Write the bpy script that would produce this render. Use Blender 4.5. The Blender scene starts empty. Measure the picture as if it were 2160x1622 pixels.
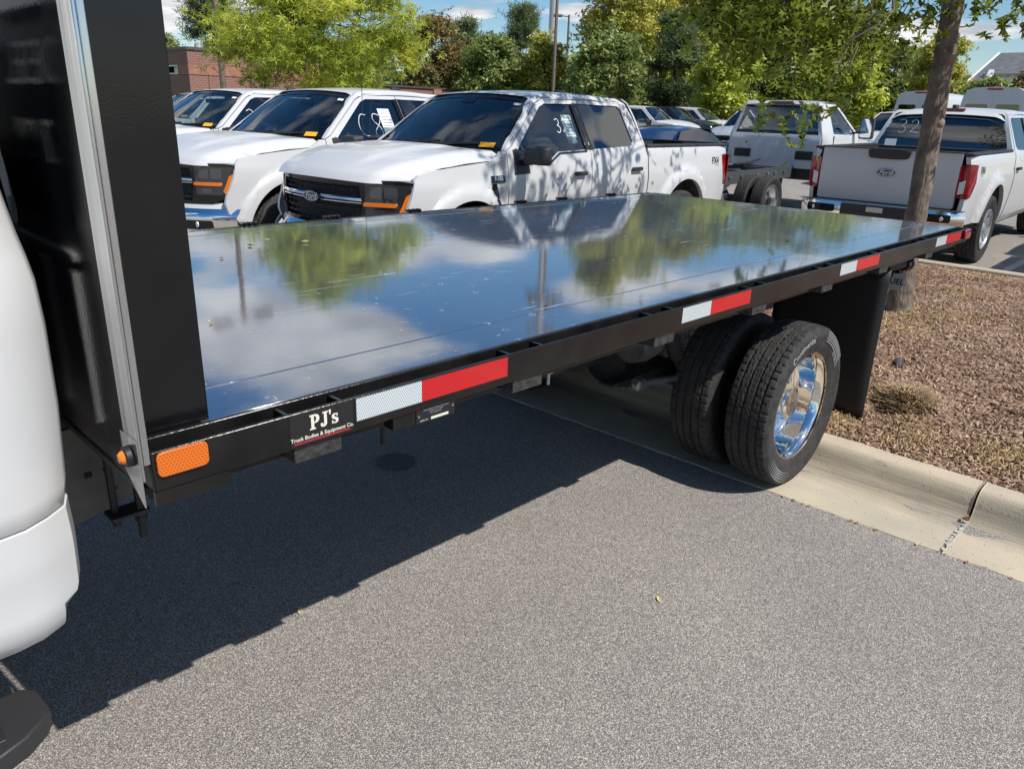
import bpy, math, random
import numpy as np
from mathutils import Vector, Matrix, noise
from mathutils.geometry import delaunay_2d_cdt

sc = bpy.context.scene
COL = sc.collection
R = math.radians
RNG = random.Random(7)
NP = np.random.default_rng(11)

# ------------------------------------------------------------------ camera, sky, sun, exposure
cam = bpy.data.cameras.new("camera")
cam_ob = bpy.data.objects.new("camera", cam)
COL.objects.link(cam_ob)
cam.sensor_fit = 'HORIZONTAL'
cam.sensor_width = 36.0
cam.lens = 36.0 * 1586.39 / 2160.0
cam.clip_start = 0.05
cam.clip_end = 3000
_yaw, _pit, _rol = R(45.957), R(19.82), R(1.912)
_f = Vector((math.sin(_yaw) * math.cos(_pit), math.cos(_yaw) * math.cos(_pit), -math.sin(_pit)))
_r = Vector((math.cos(_yaw), -math.sin(_yaw), 0))
_u = _r.cross(_f)
_r2 = math.cos(_rol) * _r + math.sin(_rol) * _u
_u2 = -math.sin(_rol) * _r + math.cos(_rol) * _u
CAM = Vector((-0.8413, -1.2748, 1.688))
cam_ob.matrix_world = Matrix(((_r2.x, _u2.x, -_f.x, CAM.x), (_r2.y, _u2.y, -_f.y, CAM.y),
                              (_r2.z, _u2.z, -_f.z, CAM.z), (0, 0, 0, 1)))
sc.camera = cam_ob

SUN_EL, SUN_AZ = R(52), math.atan2(0.12, -0.99)
world = bpy.data.worlds.new("World")
sc.world = world
world.use_nodes = True
wn, wl = world.node_tree.nodes, world.node_tree.links
wn.clear()
w_out = wn.new('ShaderNodeOutputWorld')
w_bg = wn.new('ShaderNodeBackground')
w_bg.inputs[1].default_value = 0.092
w_sky = wn.new('ShaderNodeTexSky')
w_sky.sky_type = 'NISHITA'
w_sky.sun_disc = False
w_sky.sun_elevation = SUN_EL
w_sky.sun_rotation = SUN_AZ
w_sky.dust_density = 0.4
w_sky.ozone_density = 2.5
# cumulus clouds, laid on a flat layer overhead (direction / height)
w_tc = wn.new('ShaderNodeTexCoord')
w_sep = wn.new('ShaderNodeSeparateXYZ')
wl.new(w_tc.outputs['Generated'], w_sep.inputs[0])
def wmath(op, a, b=None):
    n = wn.new('ShaderNodeMath'); n.operation = op
    for i, v in enumerate((a, b)):
        if v is None: continue
        if isinstance(v, (int, float)): n.inputs[i].default_value = v
        else: wl.new(v, n.inputs[i])
    return n.outputs[0]
w_h = wmath('ADD', wmath('MAXIMUM', w_sep.outputs[2], 0.0), 0.10)
w_cx = wmath('DIVIDE', w_sep.outputs[0], w_h)
w_cy = wmath('DIVIDE', w_sep.outputs[1], w_h)
w_cmb = wn.new('ShaderNodeCombineXYZ')
wl.new(w_cx, w_cmb.inputs[0]); wl.new(w_cy, w_cmb.inputs[1])
w_map = wn.new('ShaderNodeMapping')
w_map.inputs['Location'].default_value = (3.3, 1.2, 0.0)
wl.new(w_cmb.outputs[0], w_map.inputs[0])
w_no = wn.new('ShaderNodeTexNoise')
w_no.inputs['Scale'].default_value = 1.05
w_no.inputs['Detail'].default_value = 9
w_no.inputs['Roughness'].default_value = 0.52
wl.new(w_map.outputs[0], w_no.inputs['Vector'])
w_rp = wn.new('ShaderNodeValToRGB')
w_rp.color_ramp.elements[0].position = 0.50
w_rp.color_ramp.elements[1].position = 0.575
# a few large cumulus banks where the photograph and its reflections show them
def wblob(px, py, r, amp):
    dx = wmath('SUBTRACT', w_cx, px); dy = wmath('SUBTRACT', w_cy, py)
    d2 = wmath('DIVIDE', wmath('ADD', wmath('MULTIPLY', dx, dx), wmath('MULTIPLY', dy, dy)), -r * r)
    return wmath('MULTIPLY', wmath('POWER', 2.718, d2), amp)
w_acc = wmath('SUBTRACT', w_no.outputs[0], 0.035)
for bl in ((1.22, 2.22, .40, .22), (1.50, 2.10, .26, .14), (1.5, 3.3, .38, .2), (2.65, 1.9, .30, .18), (2.5, 2.55, .28, .16), (2.05, 2.72, .22, .12), (3.2, 3.5, .16, .10), (4.8, 1.4, .4, .12), (2.1, 4.5, .4, .15)):
    w_acc = wmath('ADD', w_acc, wblob(*bl))
wl.new(w_acc, w_rp.inputs[0])
w_no2 = wn.new('ShaderNodeTexNoise')
w_no2.inputs['Scale'].default_value = 2.6
w_no2.inputs['Detail'].default_value = 6
wl.new(w_map.outputs[0], w_no2.inputs['Vector'])
w_rp2 = wn.new('ShaderNodeValToRGB')
w_rp2.color_ramp.elements[0].position = 0.35
w_rp2.color_ramp.elements[0].color = (4.8, 5.1, 5.6, 1)
w_rp2.color_ramp.elements[1].position = 0.62
w_rp2.color_ramp.elements[1].color = (9.4, 9.5, 9.6, 1)
wl.new(w_no2.outputs[0], w_rp2.inputs[0])
w_mix = wn.new('ShaderNodeMixRGB')
wl.new(w_rp.outputs[0], w_mix.inputs[0])
w_hsv = wn.new('ShaderNodeHueSaturation')
w_hsv.inputs['Saturation'].default_value = 1.32
w_hsv.inputs['Value'].default_value = 1.15
wl.new(w_sky.outputs[0], w_hsv.inputs['Color'])
wl.new(w_hsv.outputs[0], w_mix.inputs[1])
wl.new(w_rp2.outputs[0], w_mix.inputs[2])
wl.new(w_mix.outputs[0], w_bg.inputs[0])
wl.new(w_bg.outputs[0], w_out.inputs[0])

sun = bpy.data.lights.new("sun", 'SUN')
sun.energy = 4.9
sun.angle = R(0.5)
sun.color = (1.0, 0.955, 0.89)
sun_ob = bpy.data.objects.new("sun", sun)
COL.objects.link(sun_ob)
_sd = Vector((math.sin(SUN_AZ) * math.cos(SUN_EL), math.cos(SUN_AZ) * math.cos(SUN_EL), math.sin(SUN_EL)))
sun_ob.rotation_euler = _sd.to_track_quat('Z', 'Y').to_euler()
sun_ob.location = (0, -10, 20)

sc.view_settings.view_transform = 'Standard'
sc.view_settings.look = 'None'
sc.view_settings.exposure = 0.17
sc.view_settings.gamma = 1.0
sc.view_settings.use_curve_mapping = False
sc.cycles.max_bounces = 8
sc.cycles.transparent_max_bounces = 16
sc.cycles.sample_clamp_indirect = 6.0

# ------------------------------------------------------------------ materials
def mat(name, col, rough=0.5, metal=0.0, spec=0.5, var=None, bump=None, coat=0.0, ior=None, emit=None, coords='Object'):
    """col base colour; var=(scale, amount[, colour2]) colour variation; bump=(scale, strength[, stretch])"""
    m = bpy.data.materials.new(name)
    m.use_nodes = True
    n, l = m.node_tree.nodes, m.node_tree.links
    b = n['Principled BSDF']
    b.inputs['Base Color'].default_value = (*col, 1)
    b.inputs['Roughness'].default_value = rough
    b.inputs['Metallic'].default_value = metal
    b.inputs['Specular IOR Level'].default_value = spec
    if coat:
        b.inputs['Coat Weight'].default_value = coat
        b.inputs['Coat Roughness'].default_value = 0.04
    if ior: b.inputs['IOR'].default_value = ior
    tc = n.new('ShaderNodeTexCoord')
    if var:
        no = n.new('ShaderNodeTexNoise'); no.inputs['Scale'].default_value = var[0]; no.inputs['Detail'].default_value = 7
        l.new(tc.outputs[coords], no.inputs['Vector'])
        rp = n.new('ShaderNodeValToRGB')
        rp.color_ramp.elements[0].position = 0.33; rp.color_ramp.elements[1].position = 0.67
        c2 = var[2] if len(var) > 2 else tuple(min(1, c * (1 + var[1])) for c in col)
        c1 = col if len(var) > 2 else tuple(c * (1 - var[1]) for c in col)
        rp.color_ramp.elements[0].color = (*c1, 1); rp.color_ramp.elements[1].color = (*c2, 1)
        l.new(no.outputs[0], rp.inputs[0]); l.new(rp.outputs[0], b.inputs['Base Color'])
    if bump:
        no = n.new('ShaderNodeTexNoise'); no.inputs['Scale'].default_value = bump[0]; no.inputs['Detail'].default_value = 4
        src = tc.outputs[coords]
        if len(bump) > 2:
            mp = n.new('ShaderNodeMapping'); mp.inputs['Scale'].default_value = bump[2]
            l.new(src, mp.inputs[0]); src = mp.outputs[0]
        l.new(src, no.inputs['Vector'])
        bp = n.new('ShaderNodeBump'); bp.inputs['Strength'].default_value = bump[1]; bp.inputs['Distance'].default_value = 0.02
        l.new(no.outputs[0], bp.inputs['Height']); l.new(bp.outputs[0], b.inputs['Normal'])
    if emit:
        b.inputs['Emission Color'].default_value = (*emit[0], 1); b.inputs['Emission Strength'].default_value = emit[1]
    return m

def nodes_of(m):
    return m.node_tree.nodes, m.node_tree.links, m.node_tree.nodes['Principled BSDF']

def glass(name, tint, extra=0.0):
    m = bpy.data.materials.new(name); m.use_nodes = True
    n, l = m.node_tree.nodes, m.node_tree.links
    n.clear()
    out = n.new('ShaderNodeOutputMaterial'); mx = n.new('ShaderNodeMixShader')
    tr = n.new('ShaderNodeBsdfTransparent'); tr.inputs[0].default_value = (*tint, 1)
    gl = n.new('ShaderNodeBsdfGlossy'); gl.inputs['Roughness'].default_value = 0.01
    fr = n.new('ShaderNodeFresnel'); fr.inputs[0].default_value = 1.5
    ad = n.new('ShaderNodeMath'); ad.operation = 'ADD'; ad.use_clamp = True; ad.inputs[1].default_value = extra
    l.new(fr.outputs[0], ad.inputs[0]); l.new(ad.outputs[0], mx.inputs[0])
    l.new(tr.outputs[0], mx.inputs[1]); l.new(gl.outputs[0], mx.inputs[2]); l.new(mx.outputs[0], out.inputs[0])
    return m

M = {}
M['white'] = mat('white_paint', (0.54, 0.545, 0.55), 0.35, coat=0.5, var=(1.3, 0.02))
M['silver'] = mat('silver_paint', (0.55, 0.56, 0.58), 0.3, metal=0.4, coat=0.6)
M['blackpaint'] = mat('black_car_paint', (0.012, 0.013, 0.015), 0.15, coat=0.8)
M['bluepaint'] = mat('blue_car_paint', (0.010, 0.030, 0.09), 0.2, coat=0.8)
M['blackgloss'] = mat('black_gloss_enamel', (0.006, 0.006, 0.007), 0.12, spec=0.4, bump=(200, 0.022), var=(8, 0.2))
M['rail'] = mat('black_rail_enamel', (0.006, 0.006, 0.0065), 0.20, spec=0.35, bump=(90, 0.05), var=(9, 0.55, (0.014, 0.013, 0.012)))
M['panel'] = mat('black_mirror_panel', (0.006, 0.006, 0.008), 0.06, spec=0.9, bump=(120, 0.02))
M['matteblack'] = mat('dull_black', (0.016, 0.016, 0.017), 0.6, var=(20, 0.3))
M['chassis'] = mat('chassis_grey', (0.075, 0.074, 0.073), 0.5, var=(12, 0.35))
M['plastic'] = mat('dark_trim_plastic', (0.026, 0.026, 0.028), 0.5, bump=(400, 0.1))
M['gloss_trim'] = mat('gloss_black_trim', (0.008, 0.008, 0.009), 0.12)
M['chrome'] = mat('chrome', (0.86, 0.87, 0.88), 0.045, metal=1.0, bump=(9, 0.02))
M['polished'] = mat('polished_wheel', (0.84, 0.82, 0.785), 0.03, metal=1.0, bump=(16, 0.05))
M['alloy'] = mat('silver_alloy', (0.62, 0.63, 0.65), 0.3, metal=0.75)
M['steel'] = mat('galvanised_strip', (0.62, 0.64, 0.65), 0.16, metal=1.0, bump=(40, 0.04, (1, 1, .05)))
M['zinc'] = mat('zinc_bolt', (0.45, 0.46, 0.47), 0.4, metal=0.9)
M['rubber'] = mat('tyre_rubber', (0.022, 0.021, 0.021), 0.72, spec=0.35, var=(26, 0.5, (0.045, 0.042, 0.040)), bump=(220, 0.15))
M['flap'] = mat('mudflap_rubber', (0.010, 0.010, 0.011), 0.55)
M['amber'] = mat('amber_lens', (0.80, 0.19, 0.01), 0.2, coat=0.5)
M['redlens'] = mat('red_lens', (0.42, 0.008, 0.015), 0.12, coat=0.6, var=(14, 0.4, (0.16, 0.004, 0.008)))
M['darklens'] = mat('dark_red_lens', (0.10, 0.012, 0.016), 0.14, coat=0.5)
M['lamp'] = mat('headlamp_dark', (0.025, 0.027, 0.03), 0.06, coat=1.0)
M['clearlamp'] = mat('headlamp_clear', (0.55, 0.57, 0.6), 0.08, metal=0.8)
M['reverse'] = mat('white_lens', (0.7, 0.7, 0.72), 0.15)
M['glass'] = glass('tinted_glass', (0.90, 0.98, 0.96), 0.10)
M['privacy'] = glass('privacy_glass', (0.05, 0.06, 0.07), 0.13)
M['sideglass'] = glass('door_glass', (0.45, 0.55, 0.55), 0.10)
M['interior'] = mat('grey_interior', (0.22, 0.23, 0.23), 0.8)
M['seat'] = mat('grey_seat_fabric', (0.40, 0.41, 0.41), 0.9)
M['headliner'] = mat('pale_headliner', (0.6, 0.62, 0.62), 0.9)
M['tag'] = mat('orange_paper_tag', (0.85, 0.38, 0.02), 0.7)
M['paper'] = mat('white_paper', (0.70, 0.73, 0.72), 0.7)
M['print'] = mat('grey_print', (0.25, 0.27, 0.28), 0.7)
M['chalk'] = mat('white_window_paint', (0.58, 0.60, 0.61), 0.8)
M['decal'] = mat('dark_decal', (0.02, 0.02, 0.022), 0.4)
M['badgeblue'] = mat('badge_blue_black', (0.008, 0.010, 0.02), 0.15, coat=0.6)
M['sign'] = mat('black_decal_film', (0.014, 0.013, 0.013), 0.35)
M['signwhite'] = mat('cream_lettering', (0.68, 0.64, 0.56), 0.5)
M['signred'] = mat('red_underline', (0.42, 0.02, 0.035), 0.45)
M['bark'] = mat('bark', (0.23, 0.18, 0.138), 0.9, var=(11, 0.5, (0.085, 0.064, 0.05)), bump=(16, 0.9, (3, 3, .6)))
M['barkfar'] = mat('bark_far', (0.06, 0.05, 0.042), 0.9)
M['wood'] = mat('lamp_post_brown', (0.16, 0.115, 0.09), 0.6)
M['mast'] = mat('galvanised_mast', (0.42, 0.43, 0.44), 0.5, metal=0.3)
M['antenna'] = mat('antenna_grey', (0.16, 0.165, 0.17), 0.6)
M['concrete'] = mat('kerb_concrete', (0.38, 0.34, 0.265), 0.9, var=(3.0, 0.3, (0.50, 0.42, 0.305)), bump=(160, 0.22))
M['paint'] = mat('white_road_paint', (0.42, 0.42, 0.40), 0.8, var=(30, 0.25))
M['grey_roof'] = mat('grey_shingle', (0.11, 0.115, 0.125), 0.9, var=(3, 0.25), bump=(30, 0.2))
M['white_trim'] = mat('white_trim_board', (0.72, 0.72, 0.70), 0.6)
M['cream_wall'] = mat('cream_siding', (0.42, 0.39, 0.33), 0.8)

# asphalt: fine pale aggregate in a grey binder
m = mat('asphalt', (0.1, 0.1, 0.1), 0.85, spec=0.3)
n, l, b = nodes_of(m)
tc = n.new('ShaderNodeTexCoord')
vo = n.new('ShaderNodeTexVoronoi'); vo.inputs['Scale'].default_value = 430; vo.inputs['Randomness'].default_value = 1
l.new(tc.outputs['Object'], vo.inputs['Vector'])
sp = n.new('ShaderNodeSeparateColor'); l.new(vo.outputs['Color'], sp.inputs[0])
rp = n.new('ShaderNodeValToRGB'); cr = rp.color_ramp
cr.elements[0].position = 0.0; cr.elements[0].color = (0.085, 0.079, 0.075, 1)
cr.elements[1].position = 1.0; cr.elements[1].color = (0.72, 0.66, 0.58, 1)
e = cr.elements.new(0.45); e.color = (0.20, 0.186, 0.174, 1)
e = cr.elements.new(0.75); e.color = (0.33, 0.308, 0.282, 1)
l.new(sp.outputs[0], rp.inputs[0])
no = n.new('ShaderNodeTexNoise'); no.inputs['Scale'].default_value = 1.1; no.inputs['Detail'].default_value = 8
l.new(tc.outputs['Object'], no.inputs['Vector'])
r2 = n.new('ShaderNodeValToRGB'); r2.color_ramp.elements[0].position = 0.3; r2.color_ramp.elements[1].position = 0.7
r2.color_ramp.elements[0].color = (0.88, 0.875, 0.875, 1); r2.color_ramp.elements[1].color = (1.05, 1.035, 1.01, 1)
l.new(no.outputs[0], r2.inputs[0])
mx = n.new('ShaderNodeMixRGB'); mx.blend_type = 'MULTIPLY'; mx.inputs[0].default_value = 1
l.new(rp.outputs[0], mx.inputs[1]); l.new(r2.outputs[0], mx.inputs[2]); l.new(mx.outputs[0], b.inputs['Base Color'])
bp = n.new('ShaderNodeBump'); bp.inputs['Strength'].default_value = 0.55; bp.inputs['Distance'].default_value = 0.004
l.new(vo.outputs['Distance'], bp.inputs['Height']); bp.invert = True
l.new(bp.outputs[0], b.inputs['Normal'])
M['asphalt'] = m

# deck: oiled polished steel with dried water spots and long scratches
m = mat('deck_polished_steel', (0.4, 0.4, 0.43), 0.04)
n, l, b = nodes_of(m)
tc = n.new('ShaderNodeTexCoord')
no = n.new('ShaderNodeTexNoise'); no.inputs['Scale'].default_value = 2.2; no.inputs['Detail'].default_value = 3
l.new(tc.outputs['Object'], no.inputs['Vector'])
bp = n.new('ShaderNodeBump'); bp.inputs['Strength'].default_value = 0.03; bp.inputs['Distance'].default_value = 0.03
l.new(no.outputs[0], bp.inputs['Height'])
no3 = n.new('ShaderNodeTexNoise'); no3.inputs['Scale'].default_value = 160; no3.inputs['Detail'].default_value = 2
l.new(tc.outputs['Object'], no3.inputs['Vector'])
bp2 = n.new('ShaderNodeBump'); bp2.inputs['Strength'].default_value = 0.012; bp2.inputs['Distance'].default_value = 0.004
l.new(no3.outputs[0], bp2.inputs['Height']); l.new(bp.outputs[0], bp2.inputs['Normal'])
l.new(bp2.outputs[0], b.inputs['Normal'])
# water spots: rings round random voronoi points, only some of them
vo = n.new('ShaderNodeTexVoronoi'); vo.inputs['Scale'].default_value = 17
nw = n.new('ShaderNodeTexNoise'); nw.inputs['Scale'].default_value = 30; l.new(tc.outputs['Object'], nw.inputs['Vector'])
va = n.new('ShaderNodeMixRGB'); va.blend_type = 'ADD'; va.inputs[0].default_value = 0.03
l.new(tc.outputs['Object'], va.inputs[1]); l.new(nw.outputs['Color'], va.inputs[2]); l.new(va.outputs[0], vo.inputs['Vector'])
def mth(op, a, c=None):
    q = n.new('ShaderNodeMath'); q.operation = op
    for i, v in enumerate((a, c)):
        if v is None: continue
        if isinstance(v, (int, float)): q.inputs[i].default_value = v
        else: l.new(v, q.inputs[i])
    return q.outputs[0]
sp = n.new('ShaderNodeSeparateColor'); l.new(vo.outputs['Color'], sp.inputs[0])
rad = mth('MULTIPLY', sp.outputs[1], 0.16)
ring = mth('LESS_THAN', mth('ABSOLUTE', mth('SUBTRACT', vo.outputs['Distance'], mth('ADD', rad, 0.05))), 0.028)
gate = mth('GREATER_THAN', sp.outputs[0], 0.60)
nb = n.new('ShaderNodeTexNoise'); nb.inputs['Scale'].default_value = 60; l.new(tc.outputs['Object'], nb.inputs['Vector'])
broken = mth('GREATER_THAN', nb.outputs[0], 0.5)
spots = mth('MULTIPLY', mth('MULTIPLY', ring, gate), broken)
# scratches: stretched noise
mp = n.new('ShaderNodeMapping'); mp.inputs['Scale'].default_value = (2.2, 55, 1); mp.inputs['Rotation'].default_value = (0, 0, R(-4))
l.new(tc.outputs['Object'], mp.inputs[0])
ns = n.new('ShaderNodeTexNoise'); ns.inputs['Scale'].default_value = 1.6; ns.inputs['Detail'].default_value = 5; l.new(mp.outputs[0], ns.inputs['Vector'])
scr = mth('GREATER_THAN', ns.outputs[0], 0.685)
nz = n.new('ShaderNodeTexNoise'); nz.inputs['Scale'].default_value = 0.9; l.new(tc.outputs['Object'], nz.inputs['Vector'])
scr = mth('MULTIPLY', scr, mth('GREATER_THAN', nz.outputs[0], 0.46))
vo2 = n.new('ShaderNodeTexVoronoi'); vo2.inputs['Scale'].default_value = 42; l.new(va.outputs[0], vo2.inputs['Vector'])
sp2 = n.new('ShaderNodeSeparateColor'); l.new(vo2.outputs['Color'], sp2.inputs[0])
fleck = mth('MULTIPLY', mth('LESS_THAN', vo2.outputs['Distance'], mth('MULTIPLY', sp2.outputs[1], 0.13)), mth('GREATER_THAN', sp2.outputs[0], 0.86))
zone = n.new('ShaderNodeTexNoise'); zone.inputs['Scale'].default_value = 0.8; zone.inputs['Detail'].default_value = 3; l.new(tc.outputs['Object'], zone.inputs['Vector'])
fleck = mth('MULTIPLY', fleck, mth('GREATER_THAN', zone.outputs[0], 0.47))
film = n.new('ShaderNodeMapRange'); film.inputs[1].default_value = .35; film.inputs[2].default_value = .7; film.inputs[3].default_value = .02; film.inputs[4].default_value = .10; l.new(zone.outputs[0], film.inputs[0])
mk = mth('MINIMUM', mth('ADD', mth('ADD', mth('MULTIPLY', spots, 0.4), mth('MULTIPLY', scr, 0.5)), mth('ADD', mth('MULTIPLY', fleck, 0.5), film.outputs[0])), 1.0)
b.inputs['Sheen Weight'].default_value = 0.20; b.inputs['Sheen Roughness'].default_value = 0.35; b.inputs['Sheen Tint'].default_value = (.8, .85, .9, 1)
mxc = n.new('ShaderNodeMixRGB'); mxc.inputs[1].default_value = (0.36, 0.375, 0.41, 1); mxc.inputs[2].default_value = (0.62, 0.65, 0.68, 1)
l.new(mk, mxc.inputs[0]); l.new(mxc.outputs[0], b.inputs['Base Color'])
mr = mth('ADD', mth('MULTIPLY', mk, 0.5), 0.012); l.new(mr, b.inputs['Roughness'])
l.new(mth('SUBTRACT', 1.0, mk), b.inputs['Metallic'])
M['deck'] = m

def tape_mat(name, c1, c2, scale):
    m = mat(name, c1, 0.35, coat=0.4)
    n, l, b = nodes_of(m)
    tc = n.new('ShaderNodeTexCoord')
    w = []
    for a in (R(30), R(90), R(150)):
        mp = n.new('ShaderNodeMapping'); mp.inputs['Rotation'].default_value = (0, a, 0)
        l.new(tc.outputs['Object'], mp.inputs[0])
        wv = n.new('ShaderNodeTexWave'); wv.bands_direction = 'X'; wv.inputs['Scale'].default_value = scale
        l.new(mp.outputs[0], wv.inputs['Vector']); w.append(wv.outputs['Fac'])
    a1 = n.new('ShaderNodeMath'); a1.operation = 'ADD'; l.new(w[0], a1.inputs[0]); l.new(w[1], a1.inputs[1])
    a2 = n.new('ShaderNodeMath'); a2.operation = 'ADD'; l.new(a1.outputs[0], a2.inputs[0]); l.new(w[2], a2.inputs[1])
    rp = n.new('ShaderNodeValToRGB'); rp.color_ramp.elements[0].position = 0.25; rp.color_ramp.elements[1].position = 0.75
    dv = n.new('ShaderNodeMath'); dv.operation = 'DIVIDE'; dv.inputs[1].default_value = 3; l.new(a2.outputs[0], dv.inputs[0])
    rp.color_ramp.elements[0].color = (*c2, 1); rp.color_ramp.elements[1].color = (*c1, 1)
    l.new(dv.outputs[0], rp.inputs[0]); l.new(rp.outputs[0], b.inputs['Base Color'])
    return m
M['tapewhite'] = tape_mat('white_reflective', (0.66, 0.70, 0.70), (0.20, 0.25, 0.28), 60)
M['tapered'] = tape_mat('red_reflective', (0.60, 0.008, 0.012), (0.30, 0.004, 0.007), 60)
M['amberrefl'] = tape_mat('amber_reflective', (0.72, 0.17, 0.008), (0.42, 0.07, 0.004), 55)

def leaf_mat(name, c1, c2, trans=0.35):
    m = bpy.data.materials.new(name); m.use_nodes = True
    n, l = m.node_tree.nodes, m.node_tree.links
    b = n['Principled BSDF']; b.inputs['Roughness'].default_value = 0.45; b.inputs['Specular IOR Level'].default_value = 0.35
    at = n.new('ShaderNodeAttribute'); at.attribute_name = 'tint'
    rp = n.new('ShaderNodeValToRGB')
    rp.color_ramp.elements[0].color = (*c1, 1); rp.color_ramp.elements[1].color = (*c2, 1)
    l.new(at.outputs['Fac'], rp.inputs[0]); l.new(rp.outputs[0], b.inputs['Base Color'])
    tr = n.new('ShaderNodeBsdfTranslucent'); l.new(rp.outputs[0], tr.inputs[0])
    mx = n.new('ShaderNodeMixShader'); mx.inputs[0].default_value = trans
    out = n['Material Output']
    l.new(b.outputs[0], mx.inputs[1]); l.new(tr.outputs[0], mx.inputs[2]); l.new(mx.outputs[0], out.inputs[0])
    return m
M['leaf_oak'] = leaf_mat('oak_leaf', (0.095, 0.145, 0.018), (0.34, 0.38, 0.045), 0.52)
M['leaf_yellow'] = leaf_mat('yellow_green_leaf', (0.22, 0.30, 0.03), (0.60, 0.61, 0.09), 0.42)
M['leaf_pine'] = leaf_mat('pine_needles', (0.09, 0.135, 0.06), (0.24, 0.285, 0.12), 0.35)
M['leaf_green'] = leaf_mat('broad_leaf', (0.115, 0.175, 0.05), (0.38, 0.43, 0.13), 0.42)
M['leaf_gold'] = leaf_mat('gold_green_leaf', (0.19, 0.25, 0.045), (0.66, 0.58, 0.12), 0.42)
M['leaf_rust'] = leaf_mat('rust_leaf', (0.16, 0.14, 0.05), (0.38, 0.28, 0.10), 0.35)
M['mulch'] = leaf_mat('bark_mulch_chips', (0.155, 0.075, 0.044), (0.62, 0.44, 0.30), 0.0)
M['straw'] = leaf_mat('dry_straw', (0.26, 0.17, 0.08), (0.62, 0.46, 0.25), 0.1)
M['grassm'] = leaf_mat('lawn_grass', (0.08, 0.14, 0.02), (0.22, 0.26, 0.05), 0.2)
M['soil'] = mat('mulch_soil', (0.17, 0.10, 0.066), 0.95, var=(7, 0.6, (0.36, 0.25, 0.17)), bump=(45, 0.8))
M['deadleaf'] = mat('dead_leaf', (0.30, 0.13, 0.05), 0.7, var=(30, 0.3))
M['paleleaf'] = mat('pale_leaf', (0.55, 0.48, 0.22), 0.7, var=(30, 0.2))

# brick with courses
m = mat('red_brick', (0.25, 0.1, 0.08), 0.9)
n, l, b = nodes_of(m)
tc = n.new('ShaderNodeTexCoord')
br = n.new('ShaderNodeTexBrick'); br.inputs['Scale'].default_value = 2.2
br.inputs['Color1'].default_value = (0.225, 0.10, 0.08, 1); br.inputs['Color2'].default_value = (0.20, 0.085, 0.07, 1); br.inputs['Mortar'].default_value = (0.30, 0.22, 0.19, 1)
sx = n.new('ShaderNodeSeparateXYZ'); l.new(tc.outputs['Object'], sx.inputs[0])
ax = n.new('ShaderNodeMath'); ax.operation = 'ADD'; l.new(sx.outputs[0], ax.inputs[0]); l.new(sx.outputs[1], ax.inputs[1])
cx = n.new('ShaderNodeCombineXYZ'); l.new(ax.outputs[0], cx.inputs[0]); l.new(sx.outputs[2], cx.inputs[1])
l.new(cx.outputs[0], br.inputs['Vector']); l.new(br.outputs[0], b.inputs['Base Color'])
M['brick'] = m
M['brickband'] = mat('pale_brick_band', (0.30, 0.135, 0.10), 0.9, var=(4, 0.15))

# ------------------------------------------------------------------ mesh helpers
def fast_mesh(name, V, F, tint=None):
    V = np.asarray(V, np.float32).reshape(-1, 3); F = np.asarray(F, np.int32)
    me = bpy.data.meshes.new(name)
    k = F.shape[1]
    me.vertices.add(len(V)); me.vertices.foreach_set('co', V.ravel())
    me.loops.add(F.size); me.loops.foreach_set('vertex_index', F.ravel())
    me.polygons.add(len(F)); me.polygons.foreach_set('loop_start', np.arange(0, F.size, k, dtype=np.int32))
    if tint is not None:
        a = me.attributes.new('tint', 'FLOAT', 'FACE'); a.data.foreach_set('value', np.asarray(tint, np.float32))
    me.update(calc_edges=True); me.validate()
    return me

def link(name, data, parent=None, loc=(0, 0, 0), rot=(0, 0, 0)):
    o = bpy.data.objects.new(name, data)
    COL.objects.link(o)
    o.location = loc; o.rotation_euler = rot
    if parent: o.parent = parent
    return o

def tag(o, label=None, cat=None, group=None, kind=None):
    if label: o['label'] = label
    if cat: o['category'] = cat
    if group: o['group'] = group
    if kind: o['kind'] = kind
    return o

def thing(name, label, cat, loc=(0, 0, 0), rz=0.0, group=None, rot=None):
    return tag(link(name, None, None, loc, rot or (0, 0, rz)), label, cat, group)

def inpoly(x, y, P):
    c = False; j = len(P) - 1
    for i in range(len(P)):
        xi, yi = P[i]; xj, yj = P[j]
        if (yi > y) != (yj > y) and x < (xj - xi) * (y - yi) / (yj - yi) + xi: c = not c
        j = i
    return c

def smooth_poly(P, it=1):
    for _ in range(it):
        Q = []
        for i in range(len(P)):
            a, c = P[i], P[(i + 1) % len(P)]
            Q += [(a[0] * .75 + c[0] * .25, a[1] * .75 + c[1] * .25), (a[0] * .25 + c[0] * .75, a[1] * .25 + c[1] * .75)]
        P = Q
    return P

def rrect(x0, x1, y0, y1, r, n=4):
    P = []
    for cx, cy, a in ((x1 - r, y0 + r, -90), (x1 - r, y1 - r, 0), (x0 + r, y1 - r, 90), (x0 + r, y0 + r, 180)):
        for i in range(n + 1):
            t = R(a + 90 * i / n); P.append((cx + r * math.cos(t), cy + r * math.sin(t)))
    return P

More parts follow.
